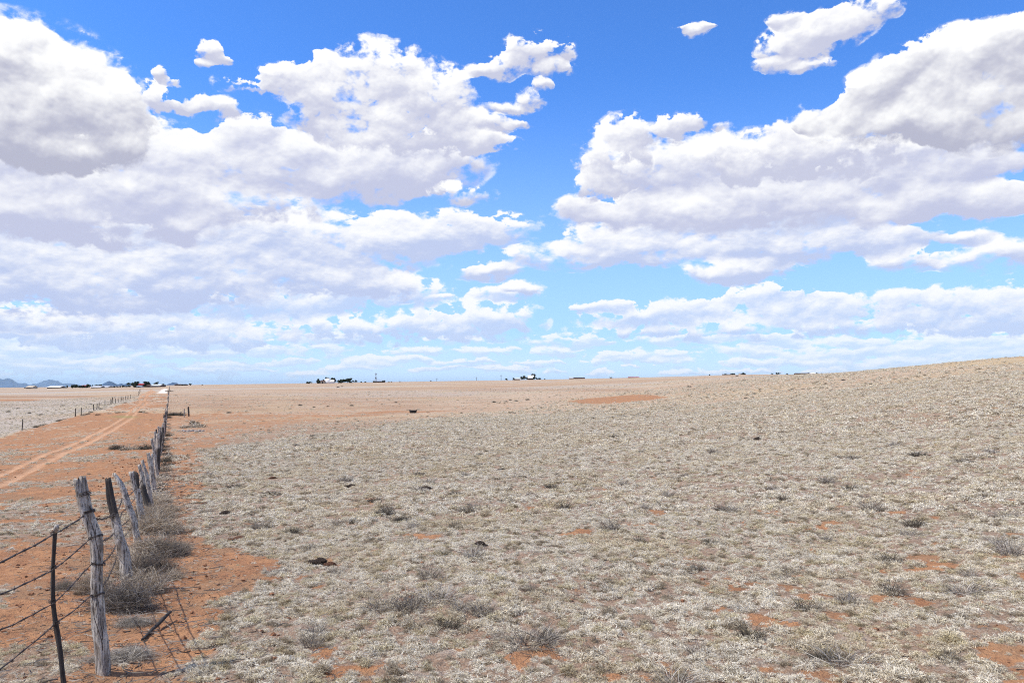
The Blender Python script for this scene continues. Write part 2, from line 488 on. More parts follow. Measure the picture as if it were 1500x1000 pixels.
    grey = np.maximum(grey, beyond * sstep(py, 583, 588))
    green = np.exp(-((px - 182) / 20.0) ** 2 - ((py - 611.5) / 1.4) ** 2) * left
    st_ = fbm(x * .006 + 3, y * .028, 88, 4, .55) * .6 + fbm(x * .012, y * .07, 89, 3, .5) * .4
    fz = sstep(r, 90, 200)
    brown = np.maximum(brown, fz * sstep(st_, .50, .60) * .55)
    grey = np.maximum(grey, fz * sstep(st_, .50, .42) * .9)
    tl = np.interp(px, [250, 450, 620, 800, 950, 1100, 1300], [662, 641, 618, 594, 573, 556, 530])
    tan = sstep(tl - py + (nb - .5) * 16 + (n1 - .5) * 4, -3, 5) * (dist_f > 0) * front
    grey = grey * (1 - tan * (1 - fz * .8))
    brown = np.maximum(brown, tan * sstep(py, 566, 590) * (.40 + .6 * sstep(nb, .40, .56)) * (1 - sstep(px, 500, 850)))
    return soil, rut, brown, yellow, grey, green, road, tan


# ---------------------------------------------------------------- materials
def new_mat(name):
    m = bpy.data.materials.new(name)
    m.use_nodes = True
    m.node_tree.nodes.clear()
    N = NT(m.node_tree)
    out = N.new('ShaderNodeOutputMaterial')
    return m, N, out


def bsdf(N, out, col, rough=0.9, normal=None, spec=0.2):
    b = N.new('ShaderNodeBsdfPrincipled')
    N.put(b.inputs['Base Color'], col if isinstance(col, bpy.types.NodeSocket) else tuple(col) + (1,))
    N.put(b.inputs['Roughness'], rough)
    b.inputs['Specular IOR Level'].default_value = spec
    if normal is not None:
        N.t.links.new(normal, b.inputs['Normal'])
    N.t.links.new(b.outputs[0], out.inputs[0])
    return b


def bump(N, h, dist, strength=1.0):
    b = N.new('ShaderNodeBump')
    b.inputs['Strength'].default_value = strength
    b.inputs['Distance'].default_value = dist
    N.t.links.new(h, b.inputs['Height'])
    return b.outputs[0]


def attr(N, name, kind='GEOMETRY', out='Fac'):
    a = N.new('ShaderNodeAttribute', attribute_name=name, attribute_type=kind)
    return a.outputs[out]


SOIL = (.44, .225, .110)
SOIL2 = (.33, .160, .080)


def mat_ground():
    m, N, out = new_mat('plain_earth')
    pos = N.new('ShaderNodeNewGeometry').outputs['Position']
    a_soil, a_rut, a_br, a_ye, a_gy, a_gn, a_rd = (attr(N, k) for k in ('soil', 'rut', 'brown', 'yellow', 'grey', 'green', 'roadw'))
    nf = N.noise(pos, 14.0, 6.0, .65)
    nm = N.noise(pos, 2.3, 5.0, .6)
    nl = N.noise(pos, .12, 4.0, .55)
    far_tan = N.mix(N.ramp(nl, .35, .65), (.43, .295, .185), (.50, .37, .255))
    gcol = N.mix(a_gy, far_tan, (.44, .375, .31))
    gcol = N.mix(N.m('MULTIPLY', a_ye, .6), gcol, (.50, .37, .17))
    gcol = N.mix(N.m('MULTIPLY', a_br, .8), gcol, (.33, .18, .095))
    gcol = N.mix(N.m('MULTIPLY', attr(N, 'nearby'), .85), gcol, (.27, .165, .105))  # brown earth and thatch near the camera, darkened as shade in the tuft gaps
    # speckle of dead thatch and dark crowns
    gcol = N.mix(N.ramp(nf, .48, .60, 0.0, .7), gcol, (.17, .125, .09))
    gcol = N.mix(N.ramp(N.noise(pos, 45.0, 4.0, .7), .52, .62, 0.0, .6), gcol, (.50, .43, .33))
    gcol = N.mix(N.ramp(nm, .52, .68, 0.0, .35), gcol, (.52, .47, .40))
    scol = N.mix(N.ramp(nm, .38, .62), SOIL2, SOIL)
    scol = N.mix(N.ramp(N.noise(pos, .8, 5.0, .65), .46, .60, 0.0, .75), scol, (.31, .185, .105))
    scol = N.mix(N.ramp(N.noise(pos, 22.0, 5.0, .75), .54, .64, 0.0, .6), scol, (.20, .12, .075))
    scol = N.mix(N.ramp(nf, .32, .50, .6, 0.0), scol, (.24, .11, .06))
    scol = N.mix(N.ramp(N.noise(pos, 38.0, 3.0, .6), .58, .68, 0.0, .35), scol, (.52, .33, .21))
    sm = N.ramp(N.m('ADD', a_soil, N.m('MULTIPLY_ADD', nf, .8, -.4)), .22, .5)
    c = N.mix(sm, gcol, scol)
    c = N.mix(N.m('MULTIPLY', a_rut, N.ramp(nm, .35, .6, .45, .8)), c, (.58, .35, .21))
    c = N.mix(N.m('MULTIPLY', a_gn, .7), c, (.22, .22, .08))
    c = N.mix(a_rd, c, (.72, .62, .52))
    h = N.m('ADD', N.m('MULTIPLY', nf, .5), N.m('ADD', N.m('MULTIPLY', nm, .7), N.m('MULTIPLY', N.noise(pos, 60.0, 3.0, .6), .25)))
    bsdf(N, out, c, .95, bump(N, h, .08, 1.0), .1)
    return m


# ---------------------------------------------------------------- the ground sheet (polar grid, finest in front)
def build_ground():
    az_f = np.linspace(math.radians(-52), math.radians(52), 820)
    az_b = np.linspace(math.radians(52), math.radians(308), 70)[1:-1]
    az = np.concatenate([az_f, az_b])
    rr = np.concatenate([np.exp(np.linspace(math.log(.6), math.log(3.2), 12))[:-1],
                         np.exp(np.linspace(math.log(3.2), math.log(60), 470))[:-1],
                         np.exp(np.linspace(math.log(60), math.log(1500), 330))[:-1],
                         np.exp(np.linspace(math.log(1500), math.log(58000), 40))])
    A, R = np.meshgrid(az, rr, indexing='ij')
    x, y = R * np.sin(A), R * np.cos(A)
    xf, yf = x.ravel(), y.ravel()
    z = zg(xf, yf)
    soil, rut, brown, yellow, grey, green, road, tan = cover(xf, yf)
    z = z - rut * .05
    na, nr = len(az), len(rr)
    co = np.stack([xf, yf, z], 1)
    co = np.vstack([co, [[0, 0, float(zg(0.0, 0.0))]]])
    idx = np.arange(na * nr).reshape(na, nr)
    nx = np.roll(idx, -1, 0)
    q = np.stack([idx[:, :-1], idx[:, 1:], nx[:, 1:], nx[:, :-1]], -1).reshape(-1, 4)
    tri = np.stack([np.full(na, na * nr), idx[:, 0], nx[:, 0]], 1)
    me = bpy.data.meshes.new('ground')
    nq, nt = len(q), len(tri)
    me.vertices.add(len(co))
    me.vertices.foreach_set('co', co.astype(np.float32).ravel())
    me.loops.add(nq * 4 + nt * 3)
    me.loops.foreach_set('vertex_index', np.concatenate([q.ravel(), tri.ravel()]).astype(np.int32))
    me.polygons.add(nq + nt)
    me.polygons.foreach_set('loop_start', np.concatenate([np.arange(nq) * 4, nq * 4 + np.arange(nt) * 3]).astype(np.int32))
    me.polygons.foreach_set('use_smooth', np.ones(nq + nt, bool))
    me.update(calc_edges=True)
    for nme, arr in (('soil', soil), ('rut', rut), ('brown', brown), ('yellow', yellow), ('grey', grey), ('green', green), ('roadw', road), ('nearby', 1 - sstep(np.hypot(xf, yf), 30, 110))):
        at = me.attributes.new(nme, 'FLOAT', 'POINT')
        at.data.foreach_set('value', np.append(arr, 0).astype(np.float32))
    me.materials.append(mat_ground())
    o = bpy.data.objects.new('ground', me)
    C.objects.link(o)
    o['kind'] = 'structure'
    return o


build_ground()


# ---------------------------------------------------------------- dry grass mats (one mass, geometry nodes)
def ribbon_mesh(name, paths, widths, attrs=None):
    """paths: (n, k, 3) polylines, widths (n, k): flat ribbons turned at random about their own axis"""
    n, k, _ = paths.shape
    d = np.gradient(paths, axis=1)
    d /= np.linalg.norm(d, axis=2, keepdims=True) + 1e-9
    rv = rng.normal(size=(n, 1, 3))
    side = np.cross(d, np.broadcast_to(rv, d.shape))
    side /= np.linalg.norm(side, axis=2, keepdims=True) + 1e-9
    a = paths - side * widths[..., None] * .5
    b = paths + side * widths[..., None] * .5
    co = np.stack([a, b], 2).reshape(-1, 3)
    base = (np.arange(n) * k * 2)[:, None] + (np.arange(k - 1) * 2)[None, :]
    q = np.stack([base, base + 1, base + 3, base + 2], -1).reshape(-1, 4)
    me = bpy.data.meshes.new(name)
    me.vertices.add(len(co))
    me.vertices.foreach_set('co', co.astype(np.float32).ravel())
    me.loops.add(len(q) * 4)
    me.loops.foreach_set('vertex_index', q.ravel().astype(np.int32))
    me.polygons.add(len(q))
    me.polygons.foreach_set('loop_start', (np.arange(len(q)) * 4).astype(np.int32))
    me.update(calc_edges=True)
    at = me.attributes.new('tone', 'FLOAT', 'POINT')
    t = np.repeat(rng.random(n), k * 2)
    at.data.foreach_set('value', t.astype(np.float32))
    hgt = me.attributes.new('tip', 'FLOAT', 'POINT')
    u = np.tile(np.repeat(np.linspace(0, 1, k), 2), n)
    hgt.data.foreach_set('value', u.astype(np.float32))
    return me


def tuft_paths(n, rad, hgt, k=4, curl=.6, lean=.8, wid=.004):
    r = rad * np.sqrt(rng.random(n))
    a = rng.random(n) * 2 * PI
    bx, by = r * np.cos(a), r * np.sin(a)
    out = a + rng.normal(size=n) * .9
    L = hgt * (.6 + .8 * rng.random(n)) * (1.25 - .5 * (r / rad) ** 2)
    ln = lean * (.35 + rng.random(n)) * (.5 + r / rad)
    u = np.linspace(0, 1, k)[None, :]
    cv = curl * rng.normal(size=n)
    hor = L[:, None] * ln[:, None] * (u ** 1.6)
    ang = out[:, None] + cv[:, None] * u * 1.6
    x = bx[:, None] + hor * np.cos(ang)
    y = by[:, None] + hor * np.sin(ang)
    z = L[:, None] * (u - .32 * ln[:, None] * u ** 2) - .008
    w = wid * (.6 + .8 * rng.random(n))[:, None] * (1 - .65 * u)
    return np.stack([x, y, z], 2), w


def mat_grass(name, cols, dark, dshare=.88, rough=.75, patch=True):
    m, N, out = new_mat(name)
    tone, tip = attr(N, 'tone'), attr(N, 'tip')
    rnd = N.new('ShaderNodeObjectInfo').outputs['Random']
    pos = N.new('ShaderNodeNewGeometry').outputs['Position']
    pn = N.noise(pos, .55, 3.0, .6)
    c = N.mix(N.ramp(tone, .15, .80), cols[0], cols[1])
    c = N.mix(N.ramp(rnd, .45, 1.0, 0.0, .75), c, cols[2])
    if patch:
        c = N.mix(N.ramp(pn, .46, .66, 0.0, .35), c, cols[3])
        c = N.mix(N.ramp(N.noise(pos, 4.5, 2.0, .6), .52, .62, 0.0, .45), c, cols[4])
    if patch:
        c = N.mix(N.ramp(rnd, .86, .90, 0.0, .65), c, (.22, .165, .10))
        c = N.mix(N.ramp(N.noise(pos, 1.1, 3.0, .6), .52, .66, 0.0, .35), c, (.50, .42, .30))
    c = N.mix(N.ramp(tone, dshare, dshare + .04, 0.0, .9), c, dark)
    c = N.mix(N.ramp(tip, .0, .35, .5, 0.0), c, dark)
    b = N.new('ShaderNodeBsdfPrincipled')
    N.put(b.inputs['Base Color'], c)
    b.inputs['Roughness'].default_value = rough
    b.inputs['Specular IOR Level'].default_value = .15
    tr = N.new('ShaderNodeBsdfTranslucent')
    N.put(tr.inputs[0], c)
    mx = N.new('ShaderNodeMixShader')
    mx.inputs[0].default_value = .25
    N.t.links.new(b.outputs[0], mx.inputs[1])
    N.t.links.new(tr.outputs[0], mx.inputs[2])
    N.t.links.new(mx.outputs[0], out.inputs[0])
    return m


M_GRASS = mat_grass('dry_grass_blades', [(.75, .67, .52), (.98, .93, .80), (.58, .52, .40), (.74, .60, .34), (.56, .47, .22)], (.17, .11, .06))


def scatter(name, r0, r1, dens, protos, smin, smax, half=40, gap=.35, gfreq=3.2):
    area = math.radians(2 * half) * .5 * (r1 * r1 - r0 * r0)
    n = int(area * dens)
    r = np.sqrt(rng.random(n) * (r1 * r1 - r0 * r0) + r0 * r0)
    a = math.radians(half) * (rng.random(n) * 2 - 1)
    x, y = r * np.sin(a), r * np.cos(a)
    soil, rut, brown, yellow, grey, green, road, tan = cover(x, y)
    nn = fbm(x * gfreq, y * gfreq, 77, 4, .6)
    lft = x < fence_x(y)
    keep = rng.random(n) < (1 - sstep(soil + .15 * (nn - .5), .18, .62)) * np.where(nn < .44, gap, 1.0)
    keep |= rng.random(n) < np.where(lft, .16, .09)
    keep &= rng.random(n) > np.maximum(tan * .88, (yellow > .7) * .6)
    keep &= rng.random(n) > lft * .35 * (1 - np.clip(grey, 0, 1))
    keep &= (rut < .3) & (road < .3)
    keep &= np.abs(x - fence_x(y)) > .12
    x, y, nn = x[keep], y[keep], nn[keep]
    soilk = soil[keep]
    z = zg(x, y) - .006
    m = len(x)
    me = bpy.data.meshes.new(name)
    me.vertices.add(m)
    me.vertices.foreach_set('co', np.stack([x, y, z], 1).astype(np.float32).ravel())
    rot = np.stack([rng.normal(size=m) * .15, rng.normal(size=m) * .15, rng.random(m) * 2 * PI], 1)
    at = me.attributes.new('rot', 'FLOAT_VECTOR', 'POINT')
    at.data.foreach_set('vector', rot.astype(np.float32).ravel())
    s = (smin + (smax - smin) * rng.random(m) ** 2.6) * (.5 + 1.0 * nn) * np.where(lft[keep], .75, 1.0) * np.where(soilk > .35, .5, 1.0)
    at = me.attributes.new('scl', 'FLOAT', 'POINT')
    at.data.foreach_set('value', s.astype(np.float32))
    at = me.attributes.new('var', 'INT', 'POINT')
    at.data.foreach_set('value', rng.integers(0, len(protos), m).astype(np.int32))
    o = bpy.data.objects.new(name, me)
    C.objects.link(o)
    ng = bpy.data.node_groups.new('grass_scatter', 'GeometryNodeTree')
    ng.interface.new_socket('Geometry', in_out='INPUT', socket_type='NodeSocketGeometry')
    ng.interface.new_socket('Geometry', in_out='OUTPUT', socket_type='NodeSocketGeometry')
    gi, go = ng.nodes.new('NodeGroupInput'), ng.nodes.new('NodeGroupOutput')
    ip = ng.nodes.new('GeometryNodeInstanceOnPoints')
    jn = ng.nodes.new('GeometryNodeJoinGeometry')
    for p in protos:
        oi = ng.nodes.new('GeometryNodeObjectInfo')
        oi.inputs['Object'].default_value = p
        oi.inputs['As Instance'].default_value = True
        ng.links.new(oi.outputs['Geometry'], jn.inputs[0])

    def nattr(kind, nm):
        a_ = ng.nodes.new('GeometryNodeInputNamedAttribute')
        a_.data_type = kind
        a_.inputs['Name'].default_value = nm
        return a_.outputs['Attribute']
    ng.links.new(gi.outputs[0], ip.inputs['Points'])
    ng.links.new(jn.outputs[0], ip.inputs['Instance'])
    ip.inputs['Pick Instance'].default_value = True
    ng.links.new(nattr('INT', 'var'), ip.inputs['Instance Index'])
    er = ng.nodes.new('FunctionNodeEulerToRotation')
    ng.links.new(nattr('FLOAT_VECTOR', 'rot'), er.inputs[0])
    ng.links.new(er.outputs[0], ip.inputs['Rotation'])
    ng.links.new(nattr('FLOAT', 'scl'), ip.inputs['Scale'])
    ng.links.new(ip.outputs[0], go.inputs[0])
    md = o.modifiers.new('scatter', 'NODES')
    md.node_group = ng
    o['kind'] = 'stuff'
    o['label'] = 'short pale dried grass matting the ground'
    o['category'] = 'grass'
    print('scatter', name, m)
    return o


def protos(tag, count, n, rad, hgt, k, wid, **kw):
    res = []
    for i in range(count):
        ps, ws = [], []
        for q in range(3):                       # two or three crowns grown together
            f = random.uniform(.55, .9)
            p, w = dome_paths(n // 3, rad * f, hgt * f * random.uniform(.8, 1.3), k, wid)
            th = q * 2.1 + random.random()
            ps.append(p + np.array([math.cos(th), math.sin(th), 0]) * rad * random.uniform(.35, .7))
            ws.append(w)
        p, w = np.concatenate(ps), np.concatenate(ws)
        me = ribbon_mesh('grass_tuft', p, w)
        me.materials.append(M_GRASS)
        res.append(bpy.data.objects.new('grass_tuft', me))
    return res


def dome_paths(n, rad, hgt, k=5, wid=.0035):
    """curly dead leaves packed into a small dome"""
    a = rng.random(n) * 2 * PI
    el = np.arccos(1 - rng.random(n) * .97)
    d = np.stack([np.cos(a) * np.sin(el), np.sin(a) * np.sin(el), np.cos(el)], 1)
    dims = np.array([rad, rad, hgt])
    s = d * dims * (.35 + .45 * rng.random(n))[:, None]
    s[:, :2] += rng.normal(size=(n, 2)) * rad * .12
    t = np.cross(d, rng.normal(size=(n, 3)))
    t /= np.linalg.norm(t, axis=1, keepdims=True) + 1e-9
    L = rad * (.45 + .6 * rng.random(n))
    dr = d * .65 + t * .9
    dr[:, 2] += .25
    dr /= np.linalg.norm(dr, axis=1, keepdims=True)
    bend = np.cross(dr, rng.normal(size=(n, 3)))
    bend /= np.linalg.norm(bend, axis=1, keepdims=True) + 1e-9
    u = np.linspace(0, 1, k)[None, :, None]
    p = s[:, None, :] + dr[:, None, :] * (L[:, None, None] * u) + bend[:, None, :] * (L * (.2 + .5 * rng.random(n)))[:, None, None] * u ** 2
    p[..., 2] -= (L * .35)[:, None] * u[..., 0] ** 2
    p[..., 2] = np.maximum(p[..., 2], -.004)
    w = wid * (.6 + .8 * rng.random(n))[:, None] * (1 - .6 * u[..., 0])
    return p, w


P_near = protos('n', 10, 290, .046, .045, 5, .0032)
P_mid = protos('m', 8, 140, .056, .058, 4, .0065)
P_far = protos('f', 6, 60, .10, .09, 3, .018)
scatter('dry_grass', 3.4, 13, 215, P_near, .60, 1.35, half=42, gap=.72, gfreq=4.0)
scatter('dry_grass', 13, 34, 92, P_mid, .60, 1.5, gap=.45, gfreq=2.6)
scatter('dry_grass', 34, 85, 30, P_far, .55, 1.5, gap=.40, gfreq=1.2)
scatter('dry_grass', 85, 260, 2.6, P_far, .8, 2.4, half=38, gap=.4, gfreq=.5)
# ---------------------------------------------------------------- things: helpers
def tag(o, label=None, cat=None, group=None, kind=None):
    if label:
        o['label'] = label
    if cat:
        o['category'] = cat
    if group:
        o['group'] = group
    if kind:
        o['kind'] = kind
    return o


def empty(name, loc, rz=0.0):
    o = bpy.data.objects.new(name, None)
    C.objects.link(o)
    o.location = loc
    o.rotation_euler = (0, 0, rz)
    o.empty_display_size = .2
    return o


def link(name, me, mat=None, parent=None, loc=None, rz=None, scale=None):
    o = bpy.data.objects.new(name, me)
    C.objects.link(o)
    if mat is not None and not me.materials:
        me.materials.append(mat)
    if parent is not None:
        o.parent = parent
    if loc is not None:
        o.location = loc
    if rz is not None:
        o.rotation_euler = (0, 0, rz)
    if scale is not None:
        o.scale = (scale,) * 3 if not hasattr(scale, '__len__') else scale
    return o


class MB:
    def __init__(self):
        self.v, self.f, self.s = [], [], []

    def add(self, vs, fs, smooth=False):
        b = len(self.v)
        self.v += [tuple(p) for p in vs]
        self.f += [tuple(b + i for i in q) for q in fs]
        self.s += [smooth] * len(fs)

    def box(self, x0, x1, y0, y1, z0, z1):
        vs = [(x, y, z) for z in (z0, z1) for y in (y0, y1) for x in (x0, x1)]
        self.add(vs, [(0, 2, 3, 1), (4, 5, 7, 6), (0, 1, 5, 4), (2, 6, 7, 3), (0, 4, 6, 2), (1, 3, 7, 5)])

    def gable(self, x0, x1, y0, y1, z0, z1, over=.3, th=.15):
        """pitched roof, ridge along x, as a solid slab pair"""
        ym = (y0 + y1) / 2
        a = [(y0 - over, z0 - over * .4), (ym, z1), (y1 + over, z0 - over * .4)]
        vs = [(x, p[0], p[1] + dz) for x in (x0 - over, x1 + over) for dz in (0, th) for p in a]
        self.add(vs, [(0, 1, 7, 6), (1, 2, 8, 7), (3, 9, 10, 4), (4, 10, 11, 5), (0, 6, 9, 3), (2, 5, 11, 8), (0, 3, 4, 1), (1, 4, 5, 2), (6, 7, 10, 9), (7, 8, 11, 10)])

    def tube(self, pts, rad, n=8, jag=0.0, caps=True, smooth=True):
        pts = [Vector(p) for p in pts]
        k = len(pts)
        rad = rad if hasattr(rad, '__len__') else [rad] * k
        vs = []
        ref = Vector((1, .13, .07))
        for i, p in enumerate(pts):
            t = (pts[min(i + 1, k - 1)] - pts[max(i - 1, 0)]).normalized()
            a = t.cross(ref)
            if a.length < 1e-3:
                a = t.cross(Vector((0, 1, 0)))
            a.normalize()
            b = t.cross(a)
            for j in range(n):
                w = 2 * PI * j / n
                r = rad[i] * (1 + (random.uniform(-jag, jag) if jag else 0))
                vs.append(p + a * math.cos(w) * r + b * math.sin(w) * r)
        fs = [(i * n + j, i * n + (j + 1) % n, (i + 1) * n + (j + 1) % n, (i + 1) * n + j) for i in range(k - 1) for j in range(n)]
        if caps:
            fs += [tuple(range(n))[::-1], tuple((k - 1) * n + j for j in range(n))]
        self.add(vs, fs, smooth)

    def mesh(self, name):
        me = bpy.data.meshes.new(name)
        me.from_pydata(self.v, [], self.f)
        me.polygons.foreach_set('use_smooth', self.s)
        me.update()
        return me

    def build(self, name, mat, parent=None, loc=None, rz=None):
        return link(name, self.mesh(name), mat, parent, loc, rz)


def simple(name, col, rough=.85, var=.25, scale=3.0, spec=.2, col2=None, bmp=0.0, stretch=(1, 1, 1)):
    m, N, out = new_mat(name)
    pos = N.v('MULTIPLY', N.new('ShaderNodeTexCoord').outputs['Object'], stretch)
    n = N.noise(pos, scale, 5.0, .6)
    c2 = col2 or tuple(c * (1 - var * 1.6) for c in col)
    c = N.mix(N.ramp(n, .35, .65), c2, col)
    bsdf(N, out, c, rough, bump(N, n, bmp) if bmp else None, spec)
    return m


ORD = 'first second third fourth fifth sixth seventh eighth ninth tenth eleventh twelfth thirteenth fourteenth fifteenth sixteenth seventeenth eighteenth nineteenth twentieth'.split()


def nth(i):
    return ORD[i] if i < 20 else 'twenty ' + ORD[i - 20]


def at_px(px, py, d):
    """point at forward distance d seen at photo pixel px,py from the photographer's spot"""
    v = img_dir(px, py)
    return Vector((v.x / v.y * d, d, EYE + v.z / v.y * d))


# ---------------------------------------------------------------- weathered wood
def mat_wood():
    m, N, out = new_mat('weathered_wood')
    pos = N.new('ShaderNodeNewGeometry').outputs['Position']
    ch = attr(N, 'char')
    st = N.v('MULTIPLY', pos, (1, 1, .09))
    g = N.noise(st, 95.0, 5.0, .7)
    g2 = N.noise(st, 30.0, 4.0, .6)
    b = N.noise(pos, 9.0, 4.0, .6)
    c = N.mix(N.ramp(g2, .35, .62), (.20, .165, .135), (.56, .51, .45))
    c = N.mix(N.ramp(b, .45, .62, 0, .6), c, (.68, .64, .57))
    c = N.mix(N.ramp(g, .50, .38, 0.0, .92), c, (.035, .028, .022))
    c = N.mix(N.ramp(N.m('ADD', ch, N.m('MULTIPLY_ADD', b, .9, -.45)), .35, .65, 0.0, .93), c, (.045, .040, .038))
    bsdf(N, out, c, .9, bump(N, N.m('ADD', g, N.m('MULTIPLY', g2, .8)), .012, 1.0), .1)
    return m


M_WOOD = mat_wood()
M_WIRE = simple('rusty_wire', (.075, .052, .042), .6, .4, 60, .4)


def post_mesh(path, rads, n=14, seed=0, char=None, twist=.4):
    """gnarled split trunk: ridged section that changes along the path"""
    rs = random.Random(seed)
    path = [Vector(p) for p in path]
    L = [0.0]
    for a, b in zip(path[:-1], path[1:]):
        L.append(L[-1] + (b - a).length)
    tot = L[-1]
    k = max(6, int(tot / .035))
    us = np.linspace(0, tot, k)
    P_ = np.stack([np.interp(us, L, [p[i] for p in path]) for i in range(3)], 1)
    for _ in range(2):
        P_[1:-1] = .25 * P_[:-2] + .5 * P_[1:-1] + .25 * P_[2:]
    R_ = np.interp(us, L, rads)
    ph = [rs.uniform(0, 6.28) for _ in range(6)]
    vs, fs, chv = [], [], []
    for i in range(k):
        t = P_[min(i + 1, k - 1)] - P_[max(i - 1, 0)]
        t /= np.linalg.norm(t)
        a = np.cross(t, (1, .2, 0))
        a /= np.linalg.norm(a)
        b = np.cross(t, a)
        u = us[i]
        for j in range(n):
            w = 2 * PI * j / n + twist * u
            rr = R_[i] * (1 + .16 * math.sin(2 * w + ph[0] + u * 1.2) + .12 * math.sin(3 * w + ph[1] - u * 2) + .09 * math.sin(5 * w + ph[2] + u * 3)
                          + .08 * math.sin(u * 17 + ph[3] + w) + .05 * rs.uniform(-1, 1))
            q = P_[i] + (a * math.cos(w) + b * math.sin(w)) * rr
            if i == k - 1:
                q = q + t * rs.uniform(-.012, .012)
            vs.append(tuple(q))
            chv.append(np.interp(u / tot, [c_[0] for c_ in char], [c_[1] for c_ in char]) if char else 0.0)
    for i in range(k - 1):
        for j in range(n):
            fs.append((i * n + j, (i + 1) * n + j, (i + 1) * n + (j + 1) % n, i * n + (j + 1) % n))
    fs.append(tuple(range(n)))
    top = len(vs)
    vs.append(tuple(P_[-1] - (P_[-1] - P_[-2]) * .3))
    chv.append(char[-1][1] if char else 0.0)
    for j in range(n):
        fs.append(((k - 1) * n + (j + 1) % n, (k - 1) * n + j, top))
    me = bpy.data.meshes.new('post')
    me.from_pydata(vs, [], fs)
    me.polygons.foreach_set('use_smooth', [True] * len(fs))
    at = me.attributes.new('char', 'FLOAT', 'POINT')
    at.data.foreach_set('value', np.array(chv, np.float32))
    me.materials.append(M_WOOD)
    me.update()
    return me


# ---------------------------------------------------------------- the long fence
fence = empty('wire_fence', (-2.70, 5.28, float(zg(-2.70, 5.28))))
tag(fence, 'long barbed wire fence of crooked grey posts running from lower left to the horizon', 'fence')
FI = Matrix.Translation(-fence.location)


def fpost(d, pxpts, wpx, name='post', label=None, char=None, seed=0, n=14, double=False):
    """a post at forward distance d drawn by its centre line (photo pixels) and widths in pixels, top first"""
    pts = [at_px(x, y, d) for x, y in pxpts]
    pts[-1] = pts[-1]
    bx, by = pts[-1].x, pts[-1].y
    gz_ = float(zg(bx, by))
    pts[-1].z = gz_
    pts.append(Vector((bx, by, gz_ - .15)))
    rads = [w * d / F / 2 for w in wpx] + [wpx[-1] * d / F / 2]
    pts.reverse()
    rads.reverse()
    pts = [FI @ p for p in pts]
    me = post_mesh(pts, rads, n, seed, char)
    o = link(name, me, M_WOOD, fence)
    if label:
        o['label'] = label
    return o


fpost(5.28, [(115.5, 700), (122, 728), (128.5, 752), (140, 786), (144, 813), (141.5, 864), (146, 912), (153, 963)], [15, 16, 16, 17, 15, 15, 19, 21],
      label='tall pale gnarled post with a bowed trunk and flat sawn top, nearest the camera', char=[(0, .75), (.12, .35), (.5, .1), (1, 0)], seed=3, n=20)
fpost(8.2, [(157.5, 700), (161.5, 725), (166.7, 752), (175, 786), (183.7, 820), (188, 852)], [7, 10, 10, 12, 13, 14],
      label='leaning post with a blackened top', char=[(0, .1), (.6, .15), (.75, .7), (1, 1)], seed=5, n=16)
fpost(11.0, [(166.7, 693), (177, 708), (185, 731), (195.6, 762), (205, 790)], [3.5, 7, 9, 9, 9],
      label='thin pale post leaning far to the left with a tapered tip', char=[(0, .3), (.5, 0), (1, 0)], seed=8)
fpost(13.0, [(192, 690.5), (197, 706), (203, 728), (211, 763)], [6.5, 7, 8, 9], char=[(0, .2), (1, .25)], seed=11)
fpost(13.0, [(196, 691), (201, 692), (205, 700)], [2.5, 4, 5], name='branch_stub', char=[(0, .9), (1, .9)], seed=12)
fpost(15.5, [(204, 680), (209, 702), (212, 724), (222, 757)], [5, 6.5, 8, 12], char=[(0, 1), (.5, .8), (.8, .3), (1, .2)], seed=14)
fpost(16.8, [(208, 673.5), (214, 695), (217, 712), (222, 735)], [4, 6, 7, 7], char=[(0, .5), (1, .1)], seed=15)
fpost(20.0, [(216.6, 663), (221, 682), (226.5, 706)], [4, 6, 6], char=[(0, .3), (1, 0)], seed=17)
fpost(20.6, [(223, 664), (223, 684), (226, 704)], [3, 4, 5], char=[(0, .3), (1, .2)], seed=18)
fpost(25.5, [(222, 642.5), (226, 662), (231, 684)], [3.2, 4.5, 5], char=[(0, .2), (1, .2)], seed=21)
fpost(27.3, [(231, 636), (232, 652), (232, 672)], [5, 4.5, 5], char=[(0, .6), (.6, .8), (.8, 0), (1, 0)], seed=22)
fd = [13.0, 15.5, 16.8, 20.0, 25.5, 27.3]
d = 29.0
kk = 30
while d < 420 and kk < 112:
    x = float(fence_x(d)) + random.uniform(-.08, .08)
    z0 = float(zg(x, d))
    h = random.uniform(.85, 1.25)
    ln = random.uniform(-.30, .10)
    r = random.uniform(.045, .075)
    b0 = Vector((x, d, z0 - .12))
    tp = Vector((x + ln * h, d + random.uniform(-.1, .1), z0 + h))
    md_ = (b0 + tp) / 2 + Vector((random.uniform(-.05, .05), 0, 0))
    me = post_mesh([FI @ b0, FI @ md_, FI @ tp], [r * 1.2, r, r * .75], 8, kk, [(0, random.uniform(.2, 1)), (1, random.uniform(0, 1))])
    link('post', me, M_WOOD, fence)
    fd.append(d)
    kk += 1
    d += random.uniform(1.6, 2.9) * (1 + (d > 60) * .5 + (d > 140) * 1.6 + (d > 230) * 1.5)
# thin stick picket the wires are tied to
pk = [(80.6, 772), (79, 795), (77.5, 835), (76.5, 881), (82.6, 918), (86, 940), (89, 966), (93.5, 1000), (96, 1022)]
st = [FI @ at_px(x, y, 4.62) for x, y in pk]
st.reverse()
o = link('stay', post_mesh(st, [.012, .013, .012, .012, .014, .011, .010, .011, .010], 9, 77, [(0, .95), (1, .9)], 2.0), M_WOOD, fence)
o['label'] = 'thin dark crooked stick tied to the wires'
kn = MB()
kn.tube([FI @ at_px(80.5, 779, 4.62), FI @ at_px(83, 771, 4.6), FI @ at_px(84, 768, 4.6)], [.012, .014, .006], 7)
kn.build('stub', M_WOOD, fence)

